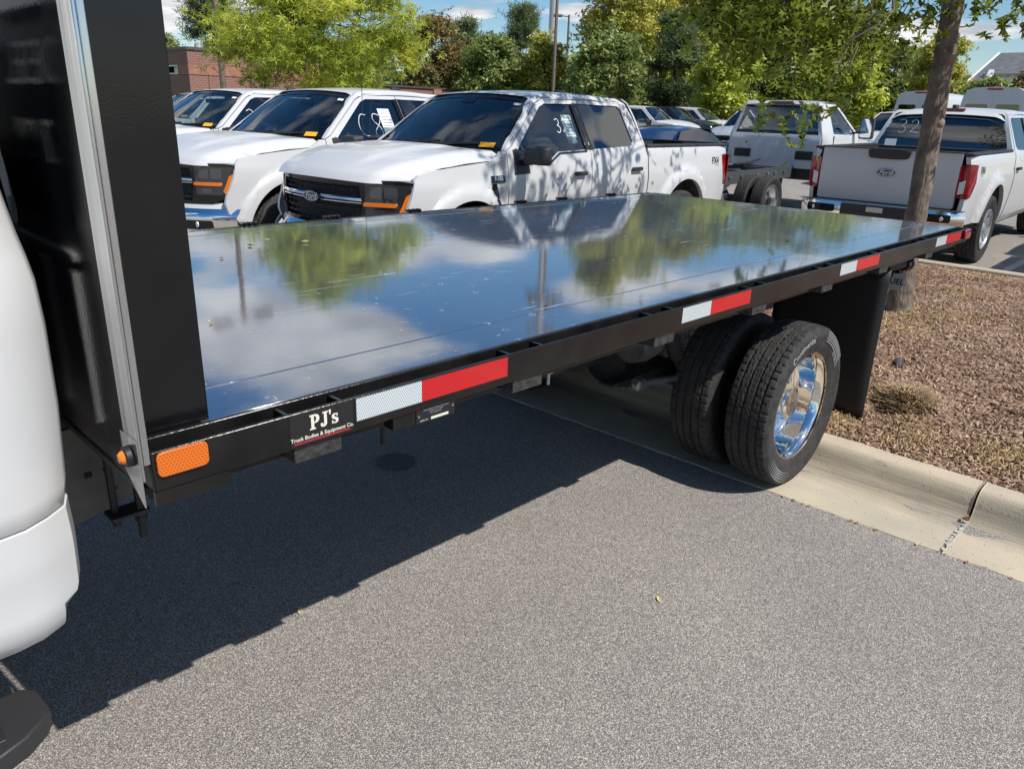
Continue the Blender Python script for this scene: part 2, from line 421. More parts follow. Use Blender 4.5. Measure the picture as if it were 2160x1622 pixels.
class MB:
    def __init__(s): s.v = []; s.f = []; s.mi = []; s.cur = 0
    def mat(s, i): s.cur = i; return s
    def add(s, V, F):
        o = len(s.v); s.v += [tuple(p) for p in V]
        for f in F: s.f.append(tuple(i + o for i in f)); s.mi.append(s.cur)
        return s
    def box(s, x0, x1, y0, y1, z0, z1, rot=None, piv=None):
        V = [Vector(p) for p in ((x0, y0, z0), (x1, y0, z0), (x1, y1, z0), (x0, y1, z0), (x0, y0, z1), (x1, y0, z1), (x1, y1, z1), (x0, y1, z1))]
        if rot is not None:
            c = Vector(piv) if piv else Vector(((x0 + x1) / 2, (y0 + y1) / 2, (z0 + z1) / 2))
            V = [c + rot @ (p - c) for p in V]
        return s.add(V, [(0, 3, 2, 1), (4, 5, 6, 7), (0, 1, 5, 4), (1, 2, 6, 5), (2, 3, 7, 6), (3, 0, 4, 7)])
    def tube(s, P, r, n=8, cap=True):
        P = [Vector(p) for p in P]
        rr = r if isinstance(r, (list, tuple)) else [r] * len(P)
        V = []; F = []
        up = None
        for i, p in enumerate(P):
            d = (P[min(i + 1, len(P) - 1)] - P[max(i - 1, 0)]).normalized()
            if up is None: up = Vector((0, 0, 1)) if abs(d.z) < .9 else Vector((1, 0, 0))
            a = d.cross(up).normalized(); up = a.cross(d).normalized()
            for k in range(n):
                t = 2 * math.pi * k / n
                V.append(p + (a * math.cos(t) + up * math.sin(t)) * rr[i])
        for i in range(len(P) - 1):
            for k in range(n):
                F.append((i * n + k, i * n + (k + 1) % n, (i + 1) * n + (k + 1) % n, (i + 1) * n + k))
        if cap:
            F.append(tuple(range(n - 1, -1, -1))); F.append(tuple((len(P) - 1) * n + k for k in range(n)))
        return s.add(V, F)
    def lathe(s, prof, n=32, axis='y', c=(0, 0, 0), cap0=False, cap1=False):
        V = []; F = []; c = Vector(c)
        for r, a in prof:
            for k in range(n):
                t = 2 * math.pi * k / n
                q = {'y': (r * math.cos(t), a, r * math.sin(t)), 'z': (r * math.cos(t), r * math.sin(t), a), 'x': (a, r * math.cos(t), r * math.sin(t))}[axis]
                V.append(c + Vector(q))
        for i in range(len(prof) - 1):
            for k in range(n):
                F.append((i * n + k, i * n + (k + 1) % n, (i + 1) * n + (k + 1) % n, (i + 1) * n + k))
        if cap0: F.append(tuple(range(n - 1, -1, -1)))
        if cap1: F.append(tuple((len(prof) - 1) * n + k for k in range(n)))
        return s.add(V, F)
    def grid(s, fn, nu, nv, flip=False):
        V = [fn(i / nu, j / nv) for j in range(nv + 1) for i in range(nu + 1)]
        F = [(j * (nu + 1) + i, j * (nu + 1) + i + 1, (j + 1) * (nu + 1) + i + 1, (j + 1) * (nu + 1) + i) for j in range(nv) for i in range(nu)]
        if flip: F = [f[::-1] for f in F]
        return s.add(V, F)
    def prism(s, P, fn0, fn1):
        n = len(P)
        V = [fn0(*p) for p in P] + [fn1(*p) for p in P]
        F = [tuple(range(n - 1, -1, -1)), tuple(range(n, 2 * n))] + [(i, (i + 1) % n, n + (i + 1) % n, n + i) for i in range(n)]
        return s.add(V, F)
    def panel(s, outline, fn, out, holes=(), res=0.08, thick=0.012):
        """sheet over a 2D outline (with holes), mapped to 3D by fn; edges folded inwards by thick along -out"""
        pts = []; edges = []
        def loop(P):
            st = len(pts)
            for i in range(len(P)):
                a, c = P[i], P[(i + 1) % len(P)]
                k = max(1, int(math.hypot(a[0] - c[0], a[1] - c[1]) / res))
                for q in range(k): pts.append((a[0] + (c[0] - a[0]) * q / k, a[1] + (c[1] - a[1]) * q / k))
            e = len(pts)
            for i in range(st, e): edges.append((i, i + 1 if i + 1 < e else st))
        loop(outline)
        for h in holes: loop(h)
        bd = np.array(pts)
        xs = [p[0] for p in outline]; ys = [p[1] for p in outline]
        nx = int((max(xs) - min(xs)) / res); ny = int((max(ys) - min(ys)) / res)
        for i in range(1, nx + 1):
            for j in range(1, ny + 1):
                x = min(xs) + (i - .5) * (max(xs) - min(xs)) / nx; y = min(ys) + (j - .5) * (max(ys) - min(ys)) / ny
                if inpoly(x, y, outline) and not any(inpoly(x, y, h) for h in holes):
                    if np.min(np.hypot(bd[:, 0] - x, bd[:, 1] - y)) > res * .35: pts.append((x, y))
        r = delaunay_2d_cdt([Vector(p) for p in pts], edges, [], 0, 1e-6)
        V2, FF = r[0], r[2]
        V3 = [Vector(fn(p[0], p[1])) for p in V2]
        o = Vector(out) if not callable(out) else None
        F = []; cnt = {}
        for f in FF:
            cx = sum(V2[i][0] for i in f) / len(f); cy = sum(V2[i][1] for i in f) / len(f)
            if not inpoly(cx, cy, outline) or any(inpoly(cx, cy, h) for h in holes): continue
            nn = (V3[f[1]] - V3[f[0]]).cross(V3[f[2]] - V3[f[0]])
            f = list(f)
            if nn.dot(o) < 0: f.reverse()
            F.append(tuple(f))
            for a, c in zip(f, f[1:] + f[:1]): cnt[(a, c)] = 1
        s.add(V3, F)
        V = []; Q = []
        for (a, c) in cnt:
            if (c, a) not in cnt:
                k = len(V); V += [V3[a], V3[c], V3[c] - o * thick, V3[a] - o * thick]; Q.append((k + 1, k, k + 3, k + 2))
        return s.add(V, Q)
    def mesh(s, name, mats, off=(0, 0, 0), smooth=35):
        me = bpy.data.meshes.new(name)
        ox, oy, oz = off
        me.from_pydata([(x - ox, y - oy, z - oz) for x, y, z in s.v], [], s.f)
        for mm in (mats if isinstance(mats, (list, tuple)) else [mats]): me.materials.append(M[mm] if isinstance(mm, str) else mm)
        if any(s.mi): me.polygons.foreach_set('material_index', s.mi)
        me.update()
        if smooth:
            me.polygons.foreach_set('use_smooth', [True] * len(me.polygons))
            me.set_sharp_from_angle(angle=R(smooth))
        return me
    def build(s, name, mats, parent=None, off=(0, 0, 0), smooth=35, bevel=0):
        o = link(name, s.mesh(name, mats, off, smooth), parent)
        if bevel:
            q = o.modifiers.new('bevel', 'BEVEL'); q.width = bevel; q.segments = 2; q.limit_method = 'ANGLE'; q.angle_limit = R(40)
        return o

def text_geo(body, size=1.0, shear=0.0, offset=0.0, align='CENTER', space=1.0):
    cu = bpy.data.curves.new('t', 'FONT'); cu.body = body; cu.size = size; cu.shear = shear; cu.offset = offset
    cu.align_x = align; cu.align_y = 'CENTER'; cu.resolution_u = 3; cu.space_character = space
    ob = bpy.data.objects.new('t', cu); COL.objects.link(ob)
    dg = bpy.context.evaluated_depsgraph_get()
    me = bpy.data.meshes.new_from_object(ob.evaluated_get(dg))
    V = [tuple(v.co) for v in me.vertices]; F = [tuple(p.vertices) for p in me.polygons]
    bpy.data.objects.remove(ob); bpy.data.meshes.remove(me); bpy.data.curves.remove(cu)
    return V, F
def text_part(name, body, m, parent, fn, off=(0, 0, 0), **k):
    V, F = text_geo(body, **k)
    mb = MB(); mb.add([fn(v[0], v[1]) for v in V], F)
    return mb.build(name, m, parent, off, smooth=0)
def strokes(name, lines, m, parent, fn, w=0.012, off=(0, 0, 0)):
    """hand-painted strokes: ribbons along 2D polylines"""
    mb = MB()
    for L in lines:
        # resample as smooth curve
        P = [L[0]] + [p for p in smooth_poly_open(L)] + [L[-1]]
        V = []; F = []
        for i, p in enumerate(P):
            a = P[max(0, i - 1)]; c = P[min(len(P) - 1, i + 1)]
            dx, dy = c[0] - a[0], c[1] - a[1]; d = math.hypot(dx, dy) or 1
            nx, ny = -dy / d * w / 2, dx / d * w / 2
            V += [fn(p[0] + nx, p[1] + ny), fn(p[0] - nx, p[1] - ny)]
        for i in range(len(P) - 1): F.append((2 * i, 2 * i + 1, 2 * i + 3, 2 * i + 2))
        mb.add(V, F)
    return mb.build(name, m, parent, off, smooth=0)
def smooth_poly_open(P, it=2):
    for _ in range(it):
        Q = [P[0]]
        for a, c in zip(P, P[1:]): Q += [(a[0] * .75 + c[0] * .25, a[1] * .75 + c[1] * .25), (a[0] * .25 + c[0] * .75, a[1] * .25 + c[1] * .75)]
        P = Q + [P[-1]]
    return P

def copy_tree(o, parent=None):
    c = o.copy(); COL.objects.link(c)
    if parent: c.parent = parent
    for ch in o.children: copy_tree(ch, c)
    return c

def interp(x, X, Y):
    return float(np.interp(x, X, Y))
def sstep(a, b_, x):
    t = min(1, max(0, (x - a) / (b_ - a))); return t * t * (3 - 2 * t)
def G(x, y=0):                                            # the lot rises gently to the rear right
    return 0.0125 * max(0.0, min(x, 75) - 8.6)

# ------------------------------------------------------------------ setting: lot, kerbs, island
def ground_sheet():
    xs = [-300, -120, -60, -30, -15, -8, -4, 0, 2.41, 4, 6, 8.6, 12, 20, 30, 40, 50, 60, 75, 120, 300, 900]
    ys = [-300, -120, -60, -30, -15, -6, -2, 0, 2, 5, 8, 12, 20, 30, 40, 60, 90, 150, 300, 900]
    V = [(x, y, G(x, y)) for y in ys for x in xs]; w = len(xs)
    F = [(j * w + i, j * w + i + 1, (j + 1) * w + i + 1, (j + 1) * w + i) for j in range(len(ys) - 1) for i in range(w - 1)]
    mb = MB(); mb.add(V, F); return mb
tag(ground_sheet().build('asphalt_lot', 'asphalt'), 'grey asphalt parking lot with pale aggregate', kind='structure')
mb = MB(); mb.lathe([(0, 0.004), (.085, .005), (.10, .004)], 24, 'z', (1.245, 1.55, 0))
tag(mb.build('asphalt_patch', mat('dark_asphalt_patch', (0.11, 0.105, 0.10), 0.9, bump=(180, .5))), 'round dark patch in the asphalt under the truck bed', kind='structure')

# kerb and gutter round the planting island (x 3.0..9.4), cast in segments with open joints
def kerb_profile(flip=False):
    return [(2.41, -0.06), (2.41, 0.004), (2.60, 0.003), (2.76, 0.000), (2.805, 0.006), (2.835, 0.030), (2.852, 0.070), (2.866, 0.105), (2.886, 0.126), (2.915, 0.134), (3.00, 0.135), (3.015, 0.128), (3.02, -0.06)]
def kerb_segment(y0, y1):
    mb = MB(); P = kerb_profile(); k = max(2, int((y1 - y0) / .03)); V = []; F = []
    for j in range(k + 1):
        y = y0 + (y1 - y0) * j / k
        for i, (x, z) in enumerate(P):
            if i < 3: x = 2.395 - 0.038 * max(-6, min(6, y)) + (x - 2.41) * .7
            if i in (1, 2): x += .007 * noise.noise(Vector((y * 9, i, 3))) + .004 * noise.noise(Vector((y * 31, i, 5)))
            V.append((x + .003 * noise.noise(Vector((y * 7, i * 3.1, 1))), y, z + (0.0035 * noise.noise(Vector((x * 3, y * 5, 0))) if z > -.01 else 0)))
    n_ = len(P)
    for j in range(k):
        for i in range(n_ - 1): F.append((j * n_ + i, j * n_ + i + 1, (j + 1) * n_ + i + 1, (j + 1) * n_ + i))
    F.append(tuple(range(n_))); F.append(tuple(range(k * n_ + n_ - 1, k * n_ - 1, -1)))
    mb.add(V, F); return mb
# concrete with streaky scuffs, and shade painted in along the low kerb face and flow line
m = M['concrete']; n, l, b = nodes_of(m)
tc = n.new('ShaderNodeTexCoord')
old = b.inputs['Base Color'].links[0].from_socket
mp = n.new('ShaderNodeMapping'); mp.inputs['Scale'].default_value = (30, 1.0, 30); l.new(tc.outputs['Object'], mp.inputs[0])
no = n.new('ShaderNodeTexNoise'); no.inputs['Scale'].default_value = 1.5; no.inputs['Detail'].default_value = 9; no.inputs['Roughness'].default_value = .65; l.new(mp.outputs[0], no.inputs['Vector'])
sx = n.new('ShaderNodeSeparateXYZ'); l.new(tc.outputs['Object'], sx.inputs[0])
rx = n.new('ShaderNodeValToRGB'); cr = rx.color_ramp
cr.elements[0].position = 0.0; cr.elements[0].color = (0, 0, 0, 1); cr.elements[1].position = 1.0; cr.elements[1].color = (0, 0, 0, 1)
for p_, v_ in ((0.40, 0.0), (0.55, .75), (0.66, 1.0), (0.76, .55), (0.82, 0.0)): e = cr.elements.new(p_); e.color = (v_, v_, v_, 1)
mr = n.new('ShaderNodeMapRange'); mr.inputs[1].default_value = 2.4; mr.inputs[2].default_value = 3.02; l.new(sx.outputs[0], mr.inputs[0]); l.new(mr.outputs[0], rx.inputs[0])
ml = n.new('ShaderNodeMath'); ml.operation = 'MULTIPLY'; l.new(rx.outputs[0], ml.inputs[0])
rn = n.new('ShaderNodeValToRGB'); rn.color_ramp.elements[0].position = .25; rn.color_ramp.elements[1].position = .75; l.new(no.outputs[0], rn.inputs[0]); l.new(rn.outputs[0], ml.inputs[1])
dm = n.new('ShaderNodeMixRGB'); dm.inputs[2].default_value = (0.13, 0.115, 0.09, 1); l.new(ml.outputs[0], dm.inputs[0]); l.new(old, dm.inputs[1])
vz = n.new('ShaderNodeTexVoronoi'); vz.inputs['Scale'].default_value = 55; l.new(tc.outputs['Object'], vz.inputs['Vector'])
vs = n.new('ShaderNodeSeparateColor'); l.new(vz.outputs['Color'], vs.inputs[0])
pit = n.new('ShaderNodeMath'); pit.operation = 'GREATER_THAN'; pit.inputs[1].default_value = .86; l.new(vs.outputs[0], pit.inputs[0])
pd = n.new('ShaderNodeMath'); pd.operation = 'LESS_THAN'; pd.inputs[1].default_value = .22; l.new(vz.outputs['Distance'], pd.inputs[0])
pm = n.new('ShaderNodeMath'); pm.operation = 'MULTIPLY'; l.new(pit.outputs[0], pm.inputs[0]); l.new(pd.outputs[0], pm.inputs[1])
pk = n.new('ShaderNodeMath'); pk.operation = 'MULTIPLY'; pk.inputs[1].default_value = .7; l.new(pm.outputs[0], pk.inputs[0])
d2 = n.new('ShaderNodeMixRGB'); d2.inputs[2].default_value = (0.12, 0.10, 0.08, 1); l.new(pk.outputs[0], d2.inputs[0]); l.new(dm.outputs[0], d2.inputs[1])
l.new(d2.outputs[0], b.inputs['Base Color'])

kerb = tag(link('kerb', None), 'tan concrete kerb and gutter along the mulch bed', kind='structure')
ys = [-9.7, -6.7, -3.69, -0.668, 2.35, 3.1]
for y0, y1 in zip(ys, ys[1:]):
    kerb_segment(y0 + .006, y1 - .006).build('kerb_segment', 'concrete', kerb, bevel=.004)
kerb2 = tag(link('kerb', None), 'thin concrete kerb on the far side of the mulch bed', kind='structure')
for y0, y1 in ((-9.7, -6.1), (-6.1, -3), (-3, 0.98), (.98, 3.1)):
    mb = MB(); V = []
    P = [(9.30, -.05), (9.30, .125), (9.315, .14), (9.43, .14), (9.45, .12), (9.46, -.05)]
    mb.prism(P, lambda x, z: (x, y0 + .005, z), lambda x, z: (x, y1 - .005, z)); mb.build('kerb_segment', 'concrete', kerb2)
mb = MB(); mb.prism([(3.0, -.05), (3.0, .125), (3.02, .135), (3.14, .135), (3.15, -.05)], lambda y, z: (3.02, y, z), lambda y, z: (9.30, y, z))
tag(mb.build('kerb', 'concrete'), 'kerb closing the end of the mulch bed under the trucks', kind='structure')

def mulch_z(x, y):
    e = min(x - 3.02, 9.3 - x, 3.0 - y)
    return 0.105 + 0.075 * sstep(0, 1.2, e) + 0.035 * noise.noise(Vector((x * 1.1, y * 1.1, 3))) * sstep(0, .6, e) + 0.02 * noise.noise(Vector((x * 4, y * 4, 1))) \
        + 0.060 * math.exp(-((x - 3.80) ** 2 + (y + .06) ** 2) / .022) - 0.075 * math.exp(-((x - 3.62) ** 2 + (y - .03) ** 2) / .008)
mb = MB(); nx, ny = 90, 110
V = [(3.02 + 6.28 * i / nx, -9.6 + 12.6 * j / ny, 0) for j in range(ny + 1) for i in range(nx + 1)]
V = [(x, y, mulch_z(x, y)) for x, y, z in V]
mb.add(V, [(j * (nx + 1) + i, j * (nx + 1) + i + 1, (j + 1) * (nx + 1) + i + 1, (j + 1) * (nx + 1) + i) for j in range(ny) for i in range(nx)])
tag(mb.build('mulch_bed', 'soil'), 'mounded bed of brown bark mulch', kind='structure')

def chips(N, sampler, L, W, T, tintf, tilt=.35):
    V = np.zeros((N, 8, 3), np.float32); tint = np.zeros(N * 6, np.float32)
    base = np.array([(-1, -1, -1), (1, -1, -1), (1, 1, -1), (-1, 1, -1), (-1, -1, 1), (1, -1, 1), (1, 1, 1), (-1, 1, 1)], np.float32) / 2
    for i in range(N):
        x, y = sampler()
        a = RNG.uniform(0, math.pi * 2); t1 = RNG.gauss(0, tilt); t2 = RNG.gauss(0, tilt)
        mt = (Matrix.Rotation(a, 3, 'Z') @ Matrix.Rotation(t1, 3, 'Y') @ Matrix.Rotation(t2, 3, 'X'))
        k = RNG.uniform(.5, 1.5)
        d = base * np.array([L * k, W * RNG.uniform(.6, 1.5), T])
        d[1:3, 1] *= RNG.uniform(.3, 1)
        V[i] = d @ np.array(mt).T + np.array([x, y, mulch_z(x, y) + RNG.uniform(-.002, .014)])
        tint[i * 6:i * 6 + 6] = tintf(x, y)
    F = np.array([(0, 3, 2, 1), (4, 5, 6, 7), (0, 1, 5, 4), (1, 2, 6, 5), (2, 3, 7, 6), (3, 0, 4, 7)], np.int32)
    FF = (np.arange(N, dtype=np.int32)[:, None, None] * 8 + F[None]).reshape(-1, 4)
    return V.reshape(-1, 3), FF, tint
def mulch_sample():
    while True:
        x = 3.03 + 6.2 * RNG.random() ** 1.35; y = RNG.uniform(-1.5 + .05 * (x - 3), 2.3)
        return x, y
def mulch_tint(x, y):
    q = noise.noise(Vector((x * 1.3, y * 1.3, 9))) * .35
    return min(1, max(0, RNG.random() ** 1.6 * .95 + q * .9 + .05))
V, F, t = chips(46000, mulch_sample, .030, .0075, .003, mulch_tint)
me = fast_mesh('mulch_chips', V, F, t); me.materials.append(M['mulch'])
tag(link('mulch_chips', me), 'loose bark mulch chips', kind='stuff')
# pale dry straw gathered in patches
SP = [(3.75, .02, .20), (3.3, -.25, .22), (3.25, .15, .14), (6.0, 0.75, .30), (5.5, .62, .3), (6.2, .35, .30), (7.3, .6, .3), (8.6, .6, .35), (5.2, .9, .2), (3.4, -.62, .15)]
def straw_sample():
    a = RNG.choice(SP); return max(3.05, a[0] + RNG.gauss(0, a[2] * .6)), min(2.9, a[1] + RNG.gauss(0, a[2] * .6))
V, F, t = chips(7000, straw_sample, .05, .005, .002, lambda x, y: RNG.random() ** 1.2, .5)
me = fast_mesh('dry_straw', V, F, t); me.materials.append(M['straw'])
tag(link('dry_straw', me), 'pale dry straw lying in patches on the mulch', kind='stuff')
mb = MB()
for i in range(46):
    xx = RNG.uniform(2.44, 2.80); yy = -.668 + RNG.uniform(-.006, .006); r0 = RNG.uniform(.004, .009)
    mb.box(xx - r0, xx + r0, yy - r0 * .8, yy + r0 * .8, -.005, .004 + RNG.uniform(0, .006), Matrix.Rotation(RNG.uniform(0, 3), 3, 'Z'))
tag(mb.build('joint_filler', mat('pale_joint_grit', (.42, .40, .36), .9, var=(90, .3)), None, smooth=0), 'pale grit filling the gutter joint', kind='stuff')
# cut tuft of dead ornamental grass beside the kerb
mb = MB()
for i in range(1100):
    a = RNG.uniform(0, 6.28); r0 = RNG.random() ** .6 * .15; x = 3.78 + r0 * 1.1 * math.cos(a); y = -.05 + r0 * math.sin(a); z = mulch_z(x, y) - .01
    h = RNG.uniform(.008, .045) * (1.25 - r0 * 4) + .010; ln = RNG.uniform(.6, 2.6) * h; b2 = a + RNG.gauss(0, .8)
    p0 = Vector((x, y, z)); p1 = p0 + Vector((math.cos(b2) * ln * .4, math.sin(b2) * ln * .4, h * .7)); p2 = p0 + Vector((math.cos(b2) * ln, math.sin(b2) * ln, h))
    w = Vector((-math.sin(b2), math.cos(b2), 0)) * .0035
    mb.add([p0 - w, p0 + w, p1 + w * .8, p1 - w * .8, p2], [(0, 1, 2, 3), (3, 2, 4)])
t_ = thing('dry_grass_tuft', 'crumbling clump of dead cut grass in the mulch near the kerb', 'plant', (3.78, -.05, .12))
mb.build('stalks', mat('dead_grass', (.50, .37, .20), .9, var=(40, .5, (.20, .13, .07))), t_, (3.78, -.05, .12))
def rock(name, c, s, m, label, cat='stone'):
    mb = MB(); V = []; F = []
    nn = 9
    for i in range(nn + 1):
        for j in range(12):
            t, p = math.pi * i / nn, 2 * math.pi * j / 12
            d = Vector((math.sin(t) * math.cos(p), math.sin(t) * math.sin(p), math.cos(t)))
            k = 1 + .35 * noise.noise(d * 1.7 + Vector(c))
            V.append((c[0] + d.x * s[0] * k, c[1] + d.y * s[1] * k, c[2] + d.z * s[2] * k))
    for i in range(nn):
        for j in range(12): F.append((i * 12 + j, i * 12 + (j + 1) % 12, (i + 1) * 12 + (j + 1) % 12, (i + 1) * 12 + j))
    mb.add(V, F)
    return tag(mb.build(name, m, None, smooth=20), label, cat)
dark = mat('dark_stone', (.05, .05, .055), .7, bump=(60, .4)); pale = mat('pale_stone', (.36, .30, .22), .9, bump=(60, .4))
rock('stone', (4.42, .22, .19), (.045, .035, .03), dark, 'small dark stone lying on the mulch behind the mudflap')
rock('stone', (4.9, .62, .19), (.05, .04, .025), pale, 'pale flat stone on the mulch behind the mudflap')

# painted bay lines on the lot to the right
for y, lab in ((.87, 'white bay line beside the nearest parked pickup'), (3.9, 'white bay line between the two rear facing trucks')):
    mb = MB(); mb.add([(x, y + dy, G(x) + .005) for x in (9.62, 10.6, 11.6, 12.6, 13.6, 14.6) for dy in (-.05, .05)], [(2 * i, 2 * i + 2, 2 * i + 3, 2 * i + 1) for i in range(5)])
    tag(mb.build('bay_line', 'paint', None, smooth=0), lab, kind='structure')

# ------------------------------------------------------------------ tyres and wheels
def tyre_geo(Rr, rb, W, nt, nw, kind, gd=.010):
    """one closed tyre surface; tread cut by grooves and sipes. axis y, outer face at y=-W/2"""
    prof = []                                           # (y, r, tread?)
    sw = [(-.36, rb - .004), (-.40, rb + .012), (-.44, rb + (Rr - rb) * .30), (-.485, rb + (Rr - rb) * .62), (-.478, rb + (Rr - rb) * .80), (-.455, Rr - .022), (-.435, Rr - .010)]
    for a, r in sw: prof.append((a * W, r, 0))
    for i in range(nw + 1):
        u = -.42 + .84 * i / nw
        prof.append((u * W, Rr - .006 * (abs(u) / .42) ** 4, 1))
    for a, r in reversed(sw): prof.append((-a * W, r, 0))
    V = []; F = []; n_ = len(prof)
    for k in range(nt):
        th = 2 * math.pi * k / nt; s = th * Rr
        for (y, r, td) in prof:
            if td:
                u = y / W; cut = 0.0
                if kind == 'rib':
                    for j, g in enumerate((-.27, -.095, .095, .27)):
                        zig = .012 * (abs(((s / .034) % 1) * 2 - 1) - .5) * (1 if abs(g) < .2 else .5)
                        if abs(u - g - zig) < .021: cut = gd
                    if not cut:
                        ph = {0: .0, 1: .4, 2: .15}.get(int(abs(u) > .095) + int(abs(u) > .27), 0)
                        sl = (1 if u > 0 else -1) * (.03 if abs(u) > .27 else .12)
                        per = .040 if abs(u) > .27 else (.034 if abs(u) > .095 else .026)
                        if ((s + sl * u * W * 3) / per + ph) % 1 < (.13 if abs(u) > .27 else .10): cut = gd * (.7 if abs(u) > .27 else .4)
                else:
                    row = int((u + .42) / .168); v = ((u + .42) / .168) % 1
                    if v < .10 or v > .95: cut = gd
                    elif (s / .046 + row * .5 + v * .35) % 1 < .2: cut = gd
                r = r - cut
            V.append((r * math.cos(th) if False else r * math.sin(th), y, r * math.cos(th)))
    for k in range(nt):
        a = k * n_; c = ((k + 1) % nt) * n_
        for i in range(n_ - 1): F.append((a + i, a + i + 1, c + i + 1, c + i))
    mb = MB(); mb.add(V, F); return mb

# ------------------------------------------------------------------ the flatbed truck
T0 = (2.0, 1.19, 0.0)
ft = thing('flatbed_truck', 'black flatbed truck with a glossy steel deck and white cab, filling the near view', 'flatbed truck', T0)
def P_(mb, name, m, parent=None, **k): return mb.build(name, m, parent or ft, T0, **k)
DZ, YF, XE = 1.113, 2.384, 4.47                         # deck height, far edge, rear edge
TB = 1.055                                              # bottom of the reflective strips

mb = MB()
mb.box(-.30, XE, .0722, YF - .0722, DZ - .005, DZ)
P_(mb, 'deck', 'deck', bevel=.001)
for y0, y1, lab in ((.058, .0718, None), (YF - .0718, YF - .058, None)):
    mb = MB(); mb.box(-.42, XE, y0, y1, DZ - .12, DZ + .001)
    P_(mb, 'deck_edge_channel', 'rail', bevel=.003)
mb = MB()
for y in (.245, YF - .20): mb.box(-.29, XE - .01, y - .0016, y + .0016, DZ - .002, DZ + .0015)
P_(mb, 'deck_seam', 'deck')
mb = MB(); mb.box(XE, XE + .012, .058, YF - .058, DZ - .13, DZ + .0005); P_(mb, 'tail_channel', 'rail', bevel=.003)
for y, s in ((0.0, 1), (YF, -1)):
    mb = MB(); mb.box(-.425, XE + .012, y if s > 0 else y - .010, y + .010 if s > 0 else y, 1.033, DZ - .003)
    mb.box(-.425, XE + .012, y + .0102 if s > 0 else y - .030, y + .030 if s > 0 else y - .0102, 1.0345, 1.041)
    P_(mb, 'rub_rail', 'rail', bevel=.0048)
    tail = []
    for k in range(8):
        xk = -.155 + .632 * k
        for dx in (0, .125):
            mb = MB(); mb.box(xk + dx - .004, xk + dx + .004, min(y + s * .0102, y + s * .0578), max(y + s * .0102, y + s * .0578), 1.035, DZ - .006); P_(mb, 'stake_pocket_plate', 'rail')
    mb = MB(); mb.box(-.425, -.418, min(y + s * .0102, y + s * .0578), max(y + s * .0102, y + s * .0578), 1.035, DZ - .004); P_(mb, 'rail_end_plate', 'rail')
    mb = MB(); mb.box(XE + .002, XE + .011, min(y + s * .0102, y + s * .0578), max(y + s * .0102, y + s * .0578), 1.035, DZ - .004); P_(mb, 'rail_end_plate', 'rail')
for xk in (.98, 1.47, 2.04, 2.97, 3.4, 3.98):           # ratchet lugs on the far rail
    mb = MB(); mb.box(xk - .05, xk + .05, YF - .012, YF + .02, DZ - .002, DZ + .012)
    for q in (-.03, 0, .03): mb.tube([(xk + q, YF - .018, DZ + .008), (xk + q, YF + .012, DZ + .008)], .008, 6)
    P_(mb, 'tie_down_lug', 'rail', bevel=.002)
# crossmember ends under the rail
for xk in (-.09, .545, 1.19, 1.83, 2.45, 3.12, 3.81):
    mb = MB(); mb.box(xk - .056, xk + .056, .008, YF - .008, .996, 1.0325)
    mb.box(xk - .056, xk + .056, .22, YF - .22, .93, .9955)
    P_(mb, 'crossmember', mat('dusty_crossmember', (.016, .0155, .015), .5, var=(45, .5, (.05, .049, .047)), bump=(60, .4)), bevel=.002)
mb = MB(); mb.box(-.43, -.29, .055, YF - .055, 1.004, 1.022); P_(mb, 'front_sill', 'rail', bevel=.003)
# reflective strips, lamps
def tape(x0, x1, m, name):
    mb = MB(); mb.box(x0, x1, -.0016, -.0002, TB, TB + .051); P_(mb, name, m)
for x in (0, 1.268, 2.542, 3.86):
    e = min(x + .457, 4.36)
    tape(x, x + .178, 'tapewhite', 'white_reflective_strip'); tape(x + .1782, e, 'tapered', 'red_reflective_strip')
mb = MB(); mb.prism(rrect(4.362, 4.474, 1.052, 1.109, .018), lambda x, z: (x, -.001, z), lambda x, z: (x, -.016, z)); P_(mb, 'rear_side_marker', 'redlens', bevel=.004)
mb = MB(); mb.prism(rrect(-.4175, -.325, 1.0605, 1.1085, .012, 5), lambda x, z: (x, -.0005, z), lambda x, z: (x, -.006, z)); P_(mb, 'amber_reflector', 'amberrefl', bevel=.0015)
mb = MB(); mb.box(-.425, -.285, .002, .012, 1.004, 1.0325); P_(mb, 'lower_corner_plate', 'rail')

# headboard: side post, sheet, edge strip with its marker lamp
mb = MB(); mb.box(-.428, -.281, .08, .20, 1.018, 2.25); P_(mb, 'headboard_post', 'blackgloss', bevel=.004)
mb = MB(); mb.box(-.428, -.281, YF - .2, YF - .08, 1.018, 2.25); P_(mb, 'headboard_post', 'blackgloss', bevel=.004)
mb = MB(); mb.box(-.426, -.416, .201, YF - .201, 1.018, 2.22); P_(mb, 'headboard_panel', 'panel')
mb = MB(); mb.box(-.428, -.281, .201, YF - .201, 2.221, 2.26); P_(mb, 'headboard_top_rail', 'blackgloss', bevel=.004)
mb = MB(); mb.prism([(-.003, 1.06), (.062, 1.06), (.062, 2.25), (-.003, 2.25)], lambda y, z: (-.444, y, z), lambda y, z: (-.438, y, z))
mb.box(-.4378, -.426, -.003, .002, 1.09, 2.25)
strip = P_(mb, 'edge_strip', 'steel', bevel=.002)
mb = MB(); mb.prism([(-.004, 1.012), (.070, 1.062), (.070, 1.140), (-.004, 1.140)], lambda y, z: (-.4465, y, z), lambda y, z: (-.4442, y, z)); P_(mb, 'strip_foot', 'steel')
mb = MB(); mb.lathe([(.0, -.468), (.008, -.467), (.0125, -.461), (.0135, -.452)], 16, 'x', (0, .032, 1.102))
ml_ = P_(mb, 'marker_lamp', 'amber')
